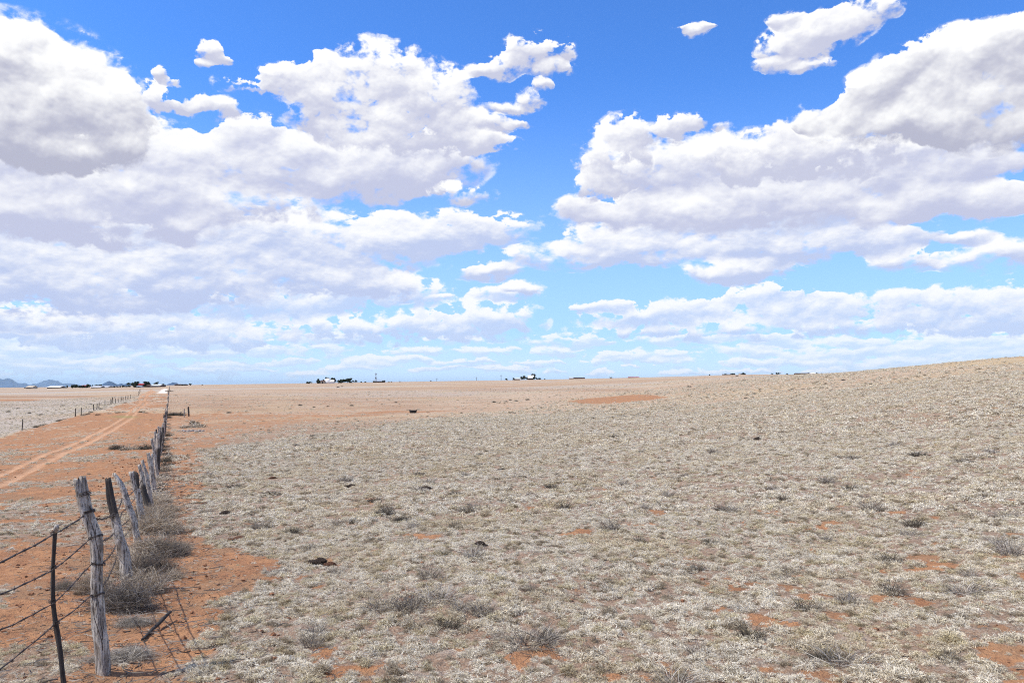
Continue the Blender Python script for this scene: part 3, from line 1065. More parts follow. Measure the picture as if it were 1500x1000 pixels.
# barbed wires
WH = {0: (.94, .79, .62, .416)}
anchors = [(2.9, None), (3.86, None), (4.62, (78, (782, 833, 883, 913))), (5.28, (None, (755, 789, 825, 871)))]


def wire_points(k):
    hs = (.94, .79, .62, .416)[k]
    out = [Vector((float(fence_x(2.9)) - .02, 2.9, hs)), Vector((-2.49, 3.86, hs))]
    out.append(at_px(78.5, (782, 833, 883, 915)[k], 4.60) + Vector((0, 0, 0)))
    out.append(at_px((122, 132, 134, 134)[k], (755, 789, 825, 871)[k], 5.20))
    for i, dd in enumerate([8.1, 10.9] + fd[:18]):
        hh = [(.80, .60, .42, .25), (.74, .56, .38, .2)][i][k] if i < 2 else (.72, .54, .36, .2)[k] + random.uniform(-.05, .05)
        x = float(fence_x(dd)) - (.10, .18)[i] if i < 2 else float(fence_x(dd)) - .08
        out.append(Vector((x, dd, float(zg(x, dd)) + hh)))
    return out


def wire_mesh(pts, rad=.0028):
    mb = MB()
    path = []
    for a, b in zip(pts[:-1], pts[1:]):
        Ls = (b - a).length
        ns = max(3, int(Ls / .12))
        for i in range(ns):
            t = i / ns
            p = a.lerp(b, t)
            p.z -= 4 * t * (1 - t) * .012 * Ls
            p += Vector((random.uniform(-1, 1), random.uniform(-1, 1), random.uniform(-1, 1))) * .0025
            path.append(FI @ p)
    path.append(FI @ pts[-1])
    # two strands twisted together
    for sgn in (0, PI):
        tw = []
        for i, p in enumerate(path):
            if p.y > 9:
                tw.append(p)
                continue
            w = i * 1.9 + sgn
            tw.append(p + Vector((math.cos(w), 0, math.sin(w))) * rad * .8)
        mb.tube(tw if sgn == 0 else [q for q in tw if q.y < 9], rad, 5)
    for i, p in enumerate(path):
        if i % 1 == 0 and p.y < 12:
            for q in range(2):
                v = Vector((random.uniform(-1, 1), random.uniform(-.3, .3), random.uniform(-1, 1))).normalized() * .016
                mb.tube([p - v, p + v], [.0011, .0011], 4, smooth=False)
            a = Vector((0, .006, 0))
            mb.tube([p - a, p + a], [rad * 1.9] * 2, 6)
    return mb


for k in range(4):
    wire_mesh(wire_points(k), (.0034, .0030, .0028, .0028)[k]).build('barbed_wire', M_WIRE, fence)
# wire lashings on the near posts
def coil(c, r, h, turns, tilt=0.0, wr=.0028):
    p = []
    for i in range(int(turns * 12) + 1):
        w = i / 12 * 2 * PI
        p.append(FI @ Vector((c.x + math.cos(w) * r, c.y + math.sin(w) * r, c.z + h * i / (turns * 12) + tilt * math.cos(w))))
    lash = MB()
    lash.tube(p, wr, 5)
    lash.build('wire_lashing', M_WIRE, fence)


coil(at_px(123, 727, 5.28), .042, .03, 3, .01)
coil(at_px(128.5, 752, 5.28), .043, .02, 3, .012)
coil(at_px(140, 787, 5.28), .044, .015, 2, .01)
coil(at_px(144, 826, 5.28), .041, .015, 2, -.01)
coil(at_px(143, 872, 5.28), .041, .015, 2, .01)
coil(at_px(167, 757, 8.2), .040, .015, 2, .01)
for q, (x, y) in enumerate([(78.5, 782), (77.5, 833), (76.5, 883), (82, 914)]):
    coil(at_px(x, y, 4.62), .017, .02, 3, .003, .0022)
tl = [at_px(130, 757, 5.22), at_px(137, 775, 5.21), at_px(142, 800, 5.21), at_px(148, 822, 5.23), at_px(146, 850, 5.21)]
lash = MB()
lash.tube([FI @ p for p in tl], .0026, 5)
lash.build('wire_lashing', M_WIRE, fence)
lash = MB()
lash.tube([FI @ p for p in [at_px(135, 872, 5.2), at_px(138, 905, 5.2), at_px(149, 938, 5.19), at_px(150, 952, 5.2)]], .0024, 5)
lash.build('wire_lashing', M_WIRE, fence)

# ---------------------------------------------------------------- second fence, left of the track
f2root = empty('wire_fence', (0, 0, 0))
tag(f2root, 'sparse fence of thin dark posts on the far left side of the dirt track', 'fence')
P2 = [(32, 632, 15), (110, 611, 11), (118.5, 610, 11), (137, 602, 8), (141.5, 601, 6), (144.5, 600, 9), (153.5, 594, 7), (162.5, 592, 7), (165, 590, 8), (169, 590, 4),
      (173, 588.5, 6), (177, 587.5, 6), (180, 587, 6), (183, 586, 5), (187, 585, 5), (191, 584, 5), (203, 580, 6), (204, 577, 6), (206, 574, 5)]
p2w = []
for i, (px, py, h) in enumerate(P2):
    x, y, z = ground_at(px, py)
    hh = min(1.7, max(1.1, h * y / F * 1.1))
    if i == 0:
        f2root.location = (x, y, z)
        F2I = Matrix.Translation((-x, -y, -z))
    r = .085 if i in (3, 7, 8, 1) else .06
    ln = random.uniform(-.08, .08)
    me = post_mesh([F2I @ Vector((x, y, z - .1)), F2I @ Vector((x + ln * .5 + .02, y, z + hh * .5)), F2I @ Vector((x + ln, y, z + hh))], [r * 1.1, r, r * .9], 8, 200 + i, [(0, 1), (1, 1)])
    link('post', me, M_WOOD, f2root)
    p2w.append((x, y, z + hh * .8))
for dz in (0, -.3, -.6):
    mb = MB()
    mb.tube([F2I @ Vector((x, y, z + dz)) for x, y, z in p2w], .006, 4)
    mb.build('wire', M_WIRE, f2root)

# ---------------------------------------------------------------- cross fence stub with two posts
gx_, gy_, gz_ = ground_at(247, 609)
f3 = empty('wire_fence', (gx_, gy_, gz_))
tag(f3, 'short cross fence ending at two upright posts to the right of the long fence', 'fence')
F3I = Matrix.Translation((-gx_, -gy_, -gz_))
tops = []
for i, (px, py, h) in enumerate([(270, 610.5, 12.5), (276.5, 609.5, 14), (263, 609.5, 6)]):
    x, y, z = ground_at(px, py)
    hh = h * y / F
    w_ = .11 if i == 1 else .07
    lean = (-.08, -.1, .2)[i]
    me = post_mesh([F3I @ Vector((x, y, z - .1)), F3I @ Vector((x + lean, y, z + hh))], [w_, w_ * .9], 10, 300 + i, [(0, (0, 1, 1)[i]), (1, (.3, 1, 1)[i])])
    link('post', me, M_WOOD, f3)
    tops.append((x, y, z + hh * .75))
for dz in (0, -.35):
    mb = MB()
    mb.tube([F3I @ Vector((gx_, gy_, gz_ + .8 + dz))] + [F3I @ Vector((p[0], p[1], p[2] + dz)) for p in tops[:2]], .006, 4)
    mb.build('wire', M_WIRE, f3)


# ---------------------------------------------------------------- dry brush
def brush_paths(n, rx, ry, rz, k=7, wid=.004, tangle=1.0, flat=.0):
    """stems that start near the root and curl outward in a dome"""
    a = rng.random(n) * 2 * PI
    el = np.arccos(1 - rng.random(n) * .98)
    dirx = np.stack([np.cos(a) * np.sin(el), np.sin(a) * np.sin(el), np.cos(el) + flat * 0], 1)
    R = (.55 + .5 * rng.random(n))
    start = dirx * (rng.random(n) ** .7 * .75)[:, None] * np.array([rx, ry, rz]) * .8
    start[:, 2] *= rng.random(n)
    u = np.linspace(0, 1, k)[None, :, None]
    end = dirx * R[:, None] * np.array([rx, ry, rz]) * 1.05
    # half of the stems wander tangentially
    tang = np.cross(dirx, rng.normal(size=(n, 3)))
    tang /= np.linalg.norm(tang, axis=1, keepdims=True) + 1e-9
    wand = (rng.random(n) * tangle)[:, None] * np.array([rx, ry, rz])
    p = start[:, None, :] * (1 - u) + end[:, None, :] * u + (tang * wand)[:, None, :] * (np.sin(u * PI * .9) - .3 * u)
    jit = rng.normal(size=(n, k, 3)) * np.array([rx, ry, rz]) * .06
    p = p + jit
    p[..., 2] = np.maximum(p[..., 2], .002) - .01
    w = wid * (.5 + rng.random(n))[:, None] * (1 - .6 * np.linspace(0, 1, k)[None, :])
    return p, w


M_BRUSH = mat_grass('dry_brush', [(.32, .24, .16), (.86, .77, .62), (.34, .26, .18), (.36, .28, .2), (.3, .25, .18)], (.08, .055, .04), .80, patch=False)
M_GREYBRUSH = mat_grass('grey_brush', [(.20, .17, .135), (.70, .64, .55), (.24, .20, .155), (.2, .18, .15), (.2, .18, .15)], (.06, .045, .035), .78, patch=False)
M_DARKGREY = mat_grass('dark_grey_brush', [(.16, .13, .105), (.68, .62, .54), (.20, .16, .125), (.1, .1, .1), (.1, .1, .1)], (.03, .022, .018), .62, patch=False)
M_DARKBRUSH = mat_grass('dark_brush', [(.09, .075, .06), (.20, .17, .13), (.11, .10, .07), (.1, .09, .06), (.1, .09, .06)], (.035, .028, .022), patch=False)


def brush_variants(n, k, wid, mat, cnt=3, tangle=1.0):
    """several overlapping ragged domes with stray stalks sticking out"""
    r = []
    for i in range(cnt):
        ps, ws = [], []
        for q in range(5):
            f = random.uniform(.45, .8)
            p, w = brush_paths(n // 5, f * random.uniform(.8, 1.3), f * random.uniform(.8, 1.2), f * random.uniform(.55, 1.15), k, wid, tangle)
            a_ = q * 1.256 + random.uniform(-.5, .5)
            rr = random.uniform(.2, .5)
            p = p + np.array([math.cos(a_) * rr, math.sin(a_) * rr, 0])
            ps.append(p)
            ws.append(w)
        p, w = tuft_paths(n // 16, .75, 1.0, k, curl=1.2, lean=.9, wid=wid * 1.2)
        ps.append(p)
        ws.append(w)
        me = ribbon_mesh('brush', np.concatenate(ps), np.concatenate(ws))
        me.materials.append(mat)
        r.append(me)
    return r


V_BR = brush_variants(2300, 9, .0105, M_BRUSH, 4, 1.7)
V_GB = brush_variants(2300, 9, .0100, M_GREYBRUSH, 2, 1.7)
V_DKN = brush_variants(2300, 9, .0100, M_DARKGREY, 2, 1.7)
V_MID = brush_variants(420, 6, .034, M_BRUSH, 2)
V_DK = brush_variants(380, 6, .038, M_DARKBRUSH, 3)

BR = [  # px
    (172, 968, .24, .22, V_GB, 'flat mat of grey straw at the foot of the nearest post'),
    (196, 948, .10, .4, V_DKN, 'small dark weed clump between the nearest post and the fallen stick'),
    (200, 912, .17, .4, V_GB, 'low grey straw in front of the dark bush behind the nearest post'),
    #, py of the base, radius m, height factor, variant list, label
    (188, 893, .30, .85, V_DKN, 'grey tangled dry bush right behind the nearest fence post'),
    (212, 868, .26, .9, V_BR, 'pale straw coloured tangle of dead weeds right of the blackened post foot'),
    (163, 885, .20, .8, V_BR, 'small mat of bent straw at the right foot of the bowed post'),
    (132, 868, .20, 1.0, V_BR, 'upright straw weeds left of the nearest fence post'),
    (100, 862, .16, .6, V_GB, 'low grey weed tangle between the thin stick and the nearest post'),
    (226, 842, .28, .85, V_DKN, 'dark grey bush bulging right of the fence, second from the camera'),
    (196, 838, .30, .8, V_BR, 'straw tangle at the foot of the blackened post'),
    (250, 850, .17, .6, V_BR, 'low dry weed heap reaching out onto the bare orange strip'),
    (216, 812, .34, .9, V_BR, 'straw tangle behind the blackened post'),
    (243, 812, .34, .8, V_GB, 'greyish bush right of the thin leaning post'),
    (262, 802, .22, .55, V_BR, 'low straw clump standing furthest right of the brushy fence foot'),
    (224, 783, .36, .9, V_BR, 'dead weeds around the foot of the thin leaning post'),
    (246, 782, .34, .7, V_BR, 'pale weed heap right of the forked fence posts'),
]
for px, py, r_, hf, vv, lb in BR:
    x, y, z = ground_at(px, py)
    o = link('dry_bush', random.choice(vv), None, None, (x, y, z - .01), random.uniform(0, 6.28), (r_ * .92, r_ * .92, r_ * hf * 1.3))
    tag(o, lb, 'bush', 'dry bushes piled along the fence')
for i in range(26):
    d = 15.0 * (1.08 ** i)
    x = float(fence_x(d)) + random.uniform(.0, .45)
    z = float(zg(x, d))
    r_ = random.uniform(.28, .48)
    o = link('dry_bush', random.choice(V_BR if d < 18 else V_MID if random.random() < .6 else V_DK), None, None, (x, d, z - .02), random.uniform(0, 6.28), (r_, r_, r_ * .8))
    tag(o, nth(i) + ' small weed tangle, counted away from the camera, along the distant long fence', 'bush', 'weed tangles along the far fence')

TW = [(172, 658, .42, 'roundest dark tumbleweed at the left end of the row left of the fence'), (184, 658, .30, 'flat tumbleweed second from the left in the row left of the fence'),
      (194, 657, .32, 'grey brown tumbleweed in the middle of the row left of the fence'), (204, 656.5, .26, 'smallest tumbleweed in the row left of the fence'),
      (217, 656, .42, 'tumbleweed of the row that rests closest to the long fence')]
for px, py, r_, lb in TW:
    x, y, z = ground_at(px, py)
    r_ *= y / 26.0 * .85
    o = link('tumbleweed', random.choice(V_DK if px in (172, 217) else V_MID), None, None, (x, y, z - .02), random.uniform(0, 6.28), (r_, r_, r_ * .75))
    tag(o, lb, 'tumbleweed', 'tumbleweeds left of the long fence')
for i, (px, py, r_) in enumerate([(247, 612, .6), (250, 609, .8), (254, 608.5, .75), (258.5, 608.5, .8), (262.5, 608.5, .75), (267, 609, .7)]):
    x, y, z = ground_at(px, py)
    o = link('tumbleweed', random.choice(V_DK), None, None, (x, y, z - .02), random.uniform(0, 6.28), (r_, r_, r_ * .8))
    tag(o, nth(i) + ' from the left of the tumbleweeds banked against the cross fence', 'tumbleweed', 'tumbleweeds against the cross fence')
for nm_, lst in (('from the left beside the single post at the far left', [(52, 627, .5), (56, 625, .55), (60, 624, .5), (66, 622.5, .4)]),
                 ('from the left before the paired posts at the far left', [(84, 618, .45), (88, 616.5, .4), (94, 615, .4)]),
                 ('from the left along the second fence beyond the paired posts', [(123, 609.5, .5), (128, 607.5, .6), (133, 605.5, .5), (148, 600, .5), (155, 596, .5), (160, 593, .6), (183, 590, .5)]),
                 ('from the left in the row crossing the dirt track', [(143, 609, .5), (160, 607, .4), (173, 606, .5), (181, 605, .5), (207, 605, .6), (213, 606, .5)])):
    for i, (px, py, r_) in enumerate(lst):
        x, y, z = ground_at(px, py)
        o = link('dry_bush', random.choice(V_DK + V_MID), None, None, (x, y, z - .02), random.uniform(0, 6.28), (r_ * 1.1, r_ * .9, r_ * .6))
        tag(o, nth(i) + ' low scrub lump ' + nm_, 'bush', 'low scrub along the dirt track')

# brush and rubble heap right of the long fence
hx, hy, hz = ground_at(285, 629)
for px, py, r_, hf, lb in [(278, 627, .8, .45, 'left half of the brush heap in the bare patch right of the fence'), (291, 626, .9, .6, 'taller right half of the brush heap in the bare patch right of the fence'),
                           (284, 622, .5, .9, 'small dark bush poking up behind the brush heap')]:
    x, y, z = ground_at(px, py)
    r_ *= y / 62.0
    o = link('brush_heap', V_MID[0] if hf < .9 else V_DK[0], None, None, (x, y, z), random.uniform(0, 6.28), (r_ * 1.2, r_ * .8, r_ * hf))
    tag(o, lb, 'brush heap', 'brush heaped beside the fence')


def rock_mesh(name, seed, sub=2, jag=.25, flat=.7):
    bm = bmesh.new()
    bmesh.ops.create_icosphere(bm, subdivisions=sub, radius=1.0)
    for v in bm.verts:
        n = mnoise.noise(v.co * 1.3 + Vector((seed * 3.1, 0, 0))) + .5 * mnoise.noise(v.co * 3.1 + Vector((seed, 5, 0)))
        v.co *= 1 + jag * n * 1.6
        v.co.z *= flat
    me = bpy.data.meshes.new(name)
    bm.to_mesh(me)
    bm.free()
    return me


M_STONE = simple('pale_stone', (.42, .37, .33), .9, .3, 6)
M_DUNG = simple('dried_dung', (.085, .060, .045), .95, .5, 9, .1, bmp=.03)
M_CLOD = simple('earth_clod', (.20, .10, .06), .95, .4, 9, .1, bmp=.03)
ROCKS = [rock_mesh('stone', i) for i in range(3)]
for i, px in enumerate([262, 268, 271, 276, 281, 287, 292, 297]):
    x, y, z = ground_at(px, 631 + random.uniform(-.8, .8))
    o = link('stone', ROCKS[i % 3].copy(), M_STONE, None, (x, y, z + .04), random.uniform(0, 6.28), random.uniform(.14, .24))
    tag(o, nth(i) + ' pale stone from the left in the loose row below the brush heap', 'stone', 'pale stones below the brush heap')

# fallen stick
sp = [Vector(ground_at(208, 939)), Vector(ground_at(222, 926)), Vector(ground_at(236, 915)), Vector(ground_at(250, 907))]
sp[0].z = float(zg(sp[0].x, sp[0].y)) + .02
for i_, p_ in enumerate(sp[1:]):
    p_.z = float(zg(p_.x, p_.y)) + .018 + .03 * i_
c0 = sp[0].copy()
o = link('fallen_stick', post_mesh([p - c0 for p in sp], [.010, .015, .016, .012], 10, 91, [(0, 1), (1, 1)], 1.0), M_WOOD, None, c0)
tag(o, 'charred broken stick lying on the bare ground right of the nearest post', 'stick')
x, y, z = ground_at(262, 643)
mb = MB()
mb.tube([(-.45, 0, .04), (-.1, .03, .06), (.25, -.02, .05), (.5, .02, .10)], [.03, .04, .035, .02], 8, .1)
tag(mb.build('fallen_stick', M_CLOD, None, (x, y, z)), 'short brown stick lying right of the fence below the brush heap', 'stick')

# ---------------------------------------------------------------- dark bunch grasses and shrubs on the pasture
def bunch(n, rad, hgt, k, wid, mat, lean=.55):
    p, w = tuft_paths(n, rad, hgt, k, wid=wid, lean=lean, curl=.5)
    me = ribbon_mesh('grass_tuft', p, w)
    me.materials.append(mat)
    return me


V_BU = [bunch(170, .13, .21, 6, .0062, M_GREYBRUSH, .7) for _ in range(2)] + [bunch(170, .13, .16, 6, .006, M_DARKBRUSH, .7) for _ in range(2)] + [bunch(190, .17, .17, 6, .0062, M_GREYBRUSH, 1.0)]
V_BUM = [bunch(140, .16, .17, 5, .012, M_GREYBRUSH, .7), bunch(140, .16, .15, 5, .012, M_DARKBRUSH, .7)]
BG = [(568, 752, 1.0, 3, 'dark bushy tuft on the small orange bank left of centre'), (590, 768, .8, 3, 'dark tuft just below the small orange bank left of centre'), (519, 768, .8, 2, 'dark tuft left of the small orange bank'),
      (567, 901, 1.25, 4, 'broad grey tuft, left end of the curved row above the orange hollow'), (600, 905, 1.1, 1, 'grey upright tuft in the middle of the curved row above the orange hollow'),
      (638, 893, 1.3, 4, 'largest spreading tuft, right end of the curved row above the orange hollow'), (655, 925, .9, 3, 'compact dark tuft right of the orange hollow'),
      (706, 908, .9, 0, 'grey tuft right of the largest spreading tuft'), (777, 945, 1.3, 4, 'wide grey tuft just below the centre of the picture near the bottom'),
      (628, 855, 1.05, 1, 'spiky grey tuft standing alone below the black dung lump'), (690, 825, 1.0, 0, 'grey tuft beneath the small black dung lump'),
      (700, 818, .7, 1, 'thin tuft touching the small black dung lump'), (380, 772, 1.1, 0, 'grey twiggy tuft beside the bare orange strip'), (429, 782, .9, 2, 'dark low tuft right of the twiggy grey one beside the orange strip'),
      (455, 808, .9, 3, 'dark tuft just above the big black dung lump'), (495, 770, .7, 0, 'small twiggy tuft between the twiggy grey one and the orange bank'), (895, 782, 1.2, 0, 'grey tuft at the centre of the pasture, slightly right'),
      (826, 750, 1.0, 2, 'rounded dark tuft right of the picture centre'), (683, 752, .9, 2, 'double dark tuft left of the rounded dark one'), (665, 727, .8, 3, 'small dark tuft above the double dark tuft'),
      (807, 716, .8, 1, 'grey tuft above the rounded dark tuft'), (1245, 714, 1.1, 2, 'large dark tuft in the upper right of the pasture'), (1212, 704, .8, 0, 'grey tuft just left of the large dark one in the upper right'),
      (1277, 752, 1.1, 1, 'grey tuft with pale straws below the large dark one'), (1340, 774, 1.2, 2, 'broad dark tuft right of the one with pale straws'), (1305, 817, 1.1, 3, 'spiky dark tuft in the right of the pasture'),
      (1308, 866, 1.2, 2, 'dark tuft below the spiky dark one'), (1413, 868, 1.2, 4, 'round grey tuft at the right of two dark tufts'), (1480, 812, 1.3, 1, 'tall dark tuft cut by the right picture edge'),
      (1147, 735, .9, 3, 'small round dark tuft left of the large dark one in the upper right'), (1056, 753, .8, 2, 'low tuft left of the small round dark one'), (1345, 668, 1.0, 3, 'dark shrubby tuft high on the right slope'),
      (1237, 973, 1.2, 4, 'grey tuft near the bottom edge on the right'), (1100, 935, 1.1, 2, 'dark flat tuft near the bottom right of centre'), (990, 998, 1.0, 4, 'grey straw tuft at the bottom edge right of centre'),
      (1180, 895, 1.0, 3, 'dark tuft next to an orange hollow in the lower right'), (945, 752, .7, 1, 'faint grey tuft right of the rounded dark tuft'), (1020, 835, .8, 3, 'brown tuft in the right half of the middle ground')]
for i, (px, py, s_, vi, lb) in enumerate(BG):
    x, y, z = ground_at(px, py)
    me = V_BU[vi] if y < 16 else V_BUM[vi % 2]
    s_ *= .62 * max(1.0, y / 9.0) ** .55
    o = link('grass_tuft', me, None, None, (x, y, z - .01), random.uniform(0, 6.28), (s_ * 1.2, s_, s_))
    tag(o, lb, 'grass tuft', 'dark bunch grasses standing in the pale pasture')

xt, spots_ = 0, []
rr_ = random.Random(99)
while xt < 70:
    px, py = rr_.uniform(300, 1495), 640 + 330 * rr_.random() ** 1.6
    x, y, z = ground_at(px, py)
    s_ = float(cover(np.array([x]), np.array([y]))[0][0])
    if s_ > .3 or x < float(fence_x(y)) + .6:
        continue
    sz = rr_.uniform(.35, .62) * max(1.0, y / 9.0) ** .5
    o = link('grass_tuft', V_BU[rr_.randrange(5)] if y < 16 else V_BUM[rr_.randrange(2)], None, None, (x, y, z - .01), rr_.uniform(0, 6.28), (sz * 1.2, sz, sz * .9))
    spots_.append((-py, px, o))
    xt += 1
spots_.sort(key=lambda q: q[:2])
for bd in range(7):
    row_ = sorted(spots_[bd * 10:bd * 10 + 10], key=lambda q: q[1])
    for i, (_, _, o) in enumerate(row_):
        tag(o, nth(i) + ' from the left of the grey tufts in the ' + nth(bd) + ' band above the bottom edge', 'grass tuft', 'small tufts sprinkled through the pasture')
SH = {
    'in the scattered row below the orange scar': [(892, 612), (897, 613), (903, 611.5), (910, 610), (916, 611), (925, 609), (931, 610), (935, 608), (944, 607), (950, 606), (957, 605.5)],
    'in the thinner row right of the orange scar': [(966, 605), (975, 603.5), (981, 602), (986, 603), (992, 601.5), (1000, 601), (1009, 599), (1016, 602), (1024, 612), (1055, 592), (1070, 608)],
    'below and left of the orange scar': [(700, 612), (815, 622), (832, 621), (845, 618), (858, 617), (868, 615), (910, 617), (955, 617)],
    'in the small group above the middle of the plain': [(724, 590), (741, 589), (748, 586), (756, 588), (773, 586)],
    'on the lower right slope': [(1120, 596), (1148, 595), (1170, 601), (1180, 640), (1188, 590), (1243, 598), (1255, 634), (1283, 611), (1302, 620), (1330, 598), (1370, 610), (1395, 637), (1480, 600)],
    'on the upper right slope': [(1085, 584), (1093, 583), (1105, 575), (1160, 568), (1217, 572), (1262, 575), (1275, 563), (1320, 560), (1362, 553), (1387, 545), (1395, 590), (1420, 560), (1437, 560), (1450, 572), (1465, 552)],
    'close under the right skyline': [(1010, 566), (1080, 551), (1090, 557), (1184, 553), (1206, 562), (1236, 556), (1290, 552)],
    'in the pale field beyond the second fence': [(12, 603), (26, 598), (43, 605), (59, 608), (92, 594), (133, 592)],
    'in the brownish plain between long fence and trough': [(335, 604), (440, 594), (460, 596), (480, 595), (495, 567), (501, 566), (515, 594), (580, 590), (626, 611)]}
for nm_, lst in SH.items():
    for i, (px, py) in enumerate(lst):
        x, y, z = ground_at(px, py)
        s_ = random.uniform(2.8, 4.6) * y / F * (1.0 if y < 180 else .75)
        o = link('small_shrub', random.choice(V_DK), None, None, (x, y, z - .02), random.uniform(0, 6.28), (s_, s_ * .8, s_ * .7))
        tag(o, nth(i) + ' dark shrub from the left ' + nm_, 'shrub', 'small dark shrubs dotting the distant grassland')

# ---------------------------------------------------------------- dung and clods
LUMP = [rock_mesh('lump', 10 + i, 3, .30, .42) for i in range(3)]
for px, py, r_, hf, lb in [(565, 756, .20, .9, 'dark twiggy dead bush on the small orange bank, higher of two'), (585, 768, .17, .8, 'dark twiggy dead bush on the small orange bank, lower of two')]:
    x, y, z = ground_at(px, py)
    o = link('dry_bush', V_DK[0], None, None, (x, y, z - .01), px * .1, (r_ * 1.2, r_, r_ * hf))
    tag(o, lb, 'bush', 'dead bushes on the small orange bank')
DG = [(466, 828, .10, .06, M_DUNG, 'largest black lump of dried dung beside a brown clod'), (484, 829, .08, .035, M_CLOD, 'flat brown clod right of the largest black lump'), (703, 808, .085, .05, M_DUNG, 'black dung lump in the middle of the lower pasture'),
      (513, 713, .13, .07, M_DUNG, 'black dung lump high in the pasture left of centre'), (624, 717, .17, .055, M_DUNG, 'flat wide black dung pat left of centre'), (330, 754, .11, .05, M_DUNG, 'black dung lump beside the bare strip'),
      (349, 786, .13, .04, M_CLOD, 'flat reddish brown clod near the bare strip'), (766, 698, .13, .05, M_DUNG, 'thin black dung pat above the picture centre'), (1110, 643, .16, .10, M_DUNG, 'small dark lump on the slope in the right half'),
      (707, 681, .14, .06, M_DUNG, 'small black lump far back near the centre'), (735, 686, .12, .04, M_DUNG, 'small flat dark pat right of the small black lump'), (835, 679, .12, .05, M_DUNG, 'small black lump right of centre far back'),
      (545, 688, .12, .04, M_CLOD, 'small brown clod far back left of centre'), (400, 703, .12, .04, M_CLOD, 'brown clod far back beside the bare strip'), (300, 740, .08, .035, M_CLOD, 'brown clod right of the far fence brush'),
      (1145, 736, .07, .05, M_DUNG, 'dark lump beside the small round dark tuft')]
for i, (px, py, w_, h_, mt, lb) in enumerate(DG):
    x, y, z = ground_at(px, py)
    o = link('dung_lump' if mt is M_DUNG else 'earth_clod', LUMP[i % 3].copy(), mt, None, (x, y, z + h_ * .25), random.uniform(-.4, .4), (w_, w_ * .8, h_ * 2.0))
    tag(o, lb, 'dung' if mt is M_DUNG else 'clod', 'dark lumps lying on the pasture')

# black tub in the low ground
x, y, z = ground_at(605, 605)
tub = empty('water_trough', (x, y, z))
tag(tub, 'small black open trough standing in the brownish low ground', 'trough')
bm = bmesh.new()
prof = [(.36, 0.0), (.44, .2), (.47, .40), (.42, .40), (.38, .22), (.30, .10)]
n = 20
ring = []
for rr, zz in prof:
    ring.append([bm.verts.new((math.cos(2 * PI * j / n) * rr * 1.15, math.sin(2 * PI * j / n) * rr * .75, zz + .06 * abs(math.cos(2 * PI * j / n)) ** 3 * (zz > .3))) for j in range(n)])
for a, b in zip(ring[:-1], ring[1:]):
    for j in range(n):
        bm.faces.new((a[j], a[(j + 1) % n], b[(j + 1) % n], b[j]))
bm.faces.new(ring[-1])
bm.faces.new(ring[0][::-1])
me = bpy.data.meshes.new('shell')
bm.to_mesh(me)
bm.free()
M_RUB = simple('black_rubber', (.022, .022, .024), .55, .3, 5, .4)
link('shell', me, M_RUB, tub)
mb = MB()
mb.tube([(math.cos(w) * .30 * 1.15, math.sin(w) * .30 * .75, .115) for w in np.linspace(0, 2 * PI, 21)], .012, 5)
mb.build('inner_rim', simple('dusty_grey', (.5, .5, .52), .8), tub)

# ---------------------------------------------------------------- litter, pebbles
def litter():
    n = 9000
    r = 3.6 + (30 - 3.6) * rng.random(n) ** 1.3
    a = math.radians(42) * (rng.random(n) * 2 - 1)
    a[: n * 2 // 3] = np.arctan2(fence_x(r[: n * 2 // 3]) + rng.normal(size=n * 2 // 3) * .8 + .25, r[: n * 2 // 3])
    x, y = r * np.sin(a), r * np.cos(a)
    z = zg(x, y)
    L = .02 + .07 * rng.random(n) ** 2
    th = rng.random(n) * 2 * PI
    k = 4
    u = np.linspace(-1, 1, k)[None, :]
    bend = rng.normal(size=n)[:, None] * .35
    px_ = x[:, None] + L[:, None] * (u * np.cos(th)[:, None] - bend * u ** 2 * np.sin(th)[:, None])
    py_ = y[:, None] + L[:, None] * (u * np.sin(th)[:, None] + bend * u ** 2 * np.cos(th)[:, None])
    pz = z[:, None] + .006 + rng.random((n, 1)) * .012 + .01 * rng.random((n, k))
    w = (.003 + .0035 * rng.random(n))[:, None] * np.ones((1, k)) * (1 + np.hypot(x, y)[:, None] / 25)
    me = ribbon_mesh('twig_litter', np.stack([px_, py_, pz], 2), w)
    me.materials.append(M_GREYBRUSH)
    o = link('twig_litter', me)
    tag(o, 'fine dead twigs and straw littering the bare earth', 'litter', None, 'stuff')


litter()


def pebbles():
    n = 2600
    r = 3.6 + (40 - 3.6) * rng.random(n) ** 1.2
    a = math.radians(42) * (rng.random(n) * 2 - 1)
    m = n * 2 // 3
    a[:m] = np.arctan2(fence_x(r[:m]) + rng.normal(size=m) * 1.1, r[:m])
    x, y = r * np.sin(a), r * np.cos(a)
    z = zg(x, y)
    base = bmesh.new()
    bmesh.ops.create_icosphere(base, subdivisions=1, radius=1.0)
    bv = np.array([v.co[:] for v in base.verts])
    bf = np.array([[v.index for v in f.verts] for f in base.faces])
    base.free()
    s = (.005 + .016 * rng.random(n) ** 3) * (1 + r / 30)
    V_ = bv[None] * (1 + .35 * rng.normal(size=(n, len(bv), 1)) * .6) * s[:, None, None] * np.array([1, 1, .6])
    V_ = V_ + np.stack([x, y, z + s * .3], 1)[:, None, :]
    F_ = bf[None] + (np.arange(n) * len(bv))[:, None, None]
    me = bpy.data.meshes.new('pebbles')
    me.from_pydata(V_.reshape(-1, 3).tolist(), [], F_.reshape(-1, 3).tolist())
    o = link('pebbles', me, simple('soil_crumbs', (.36, .17, .09), .95, .5, 40))
    tag(o, 'small crumbs of red earth and stones on the bare ground', 'pebbles', None, 'stuff')


pebbles()
# ---------------------------------------------------------------- far farmsteads, trees, poles
def far_pos(px, d):
    x = (px - 750) / F * d
    return x, d, float(zg(x, d))


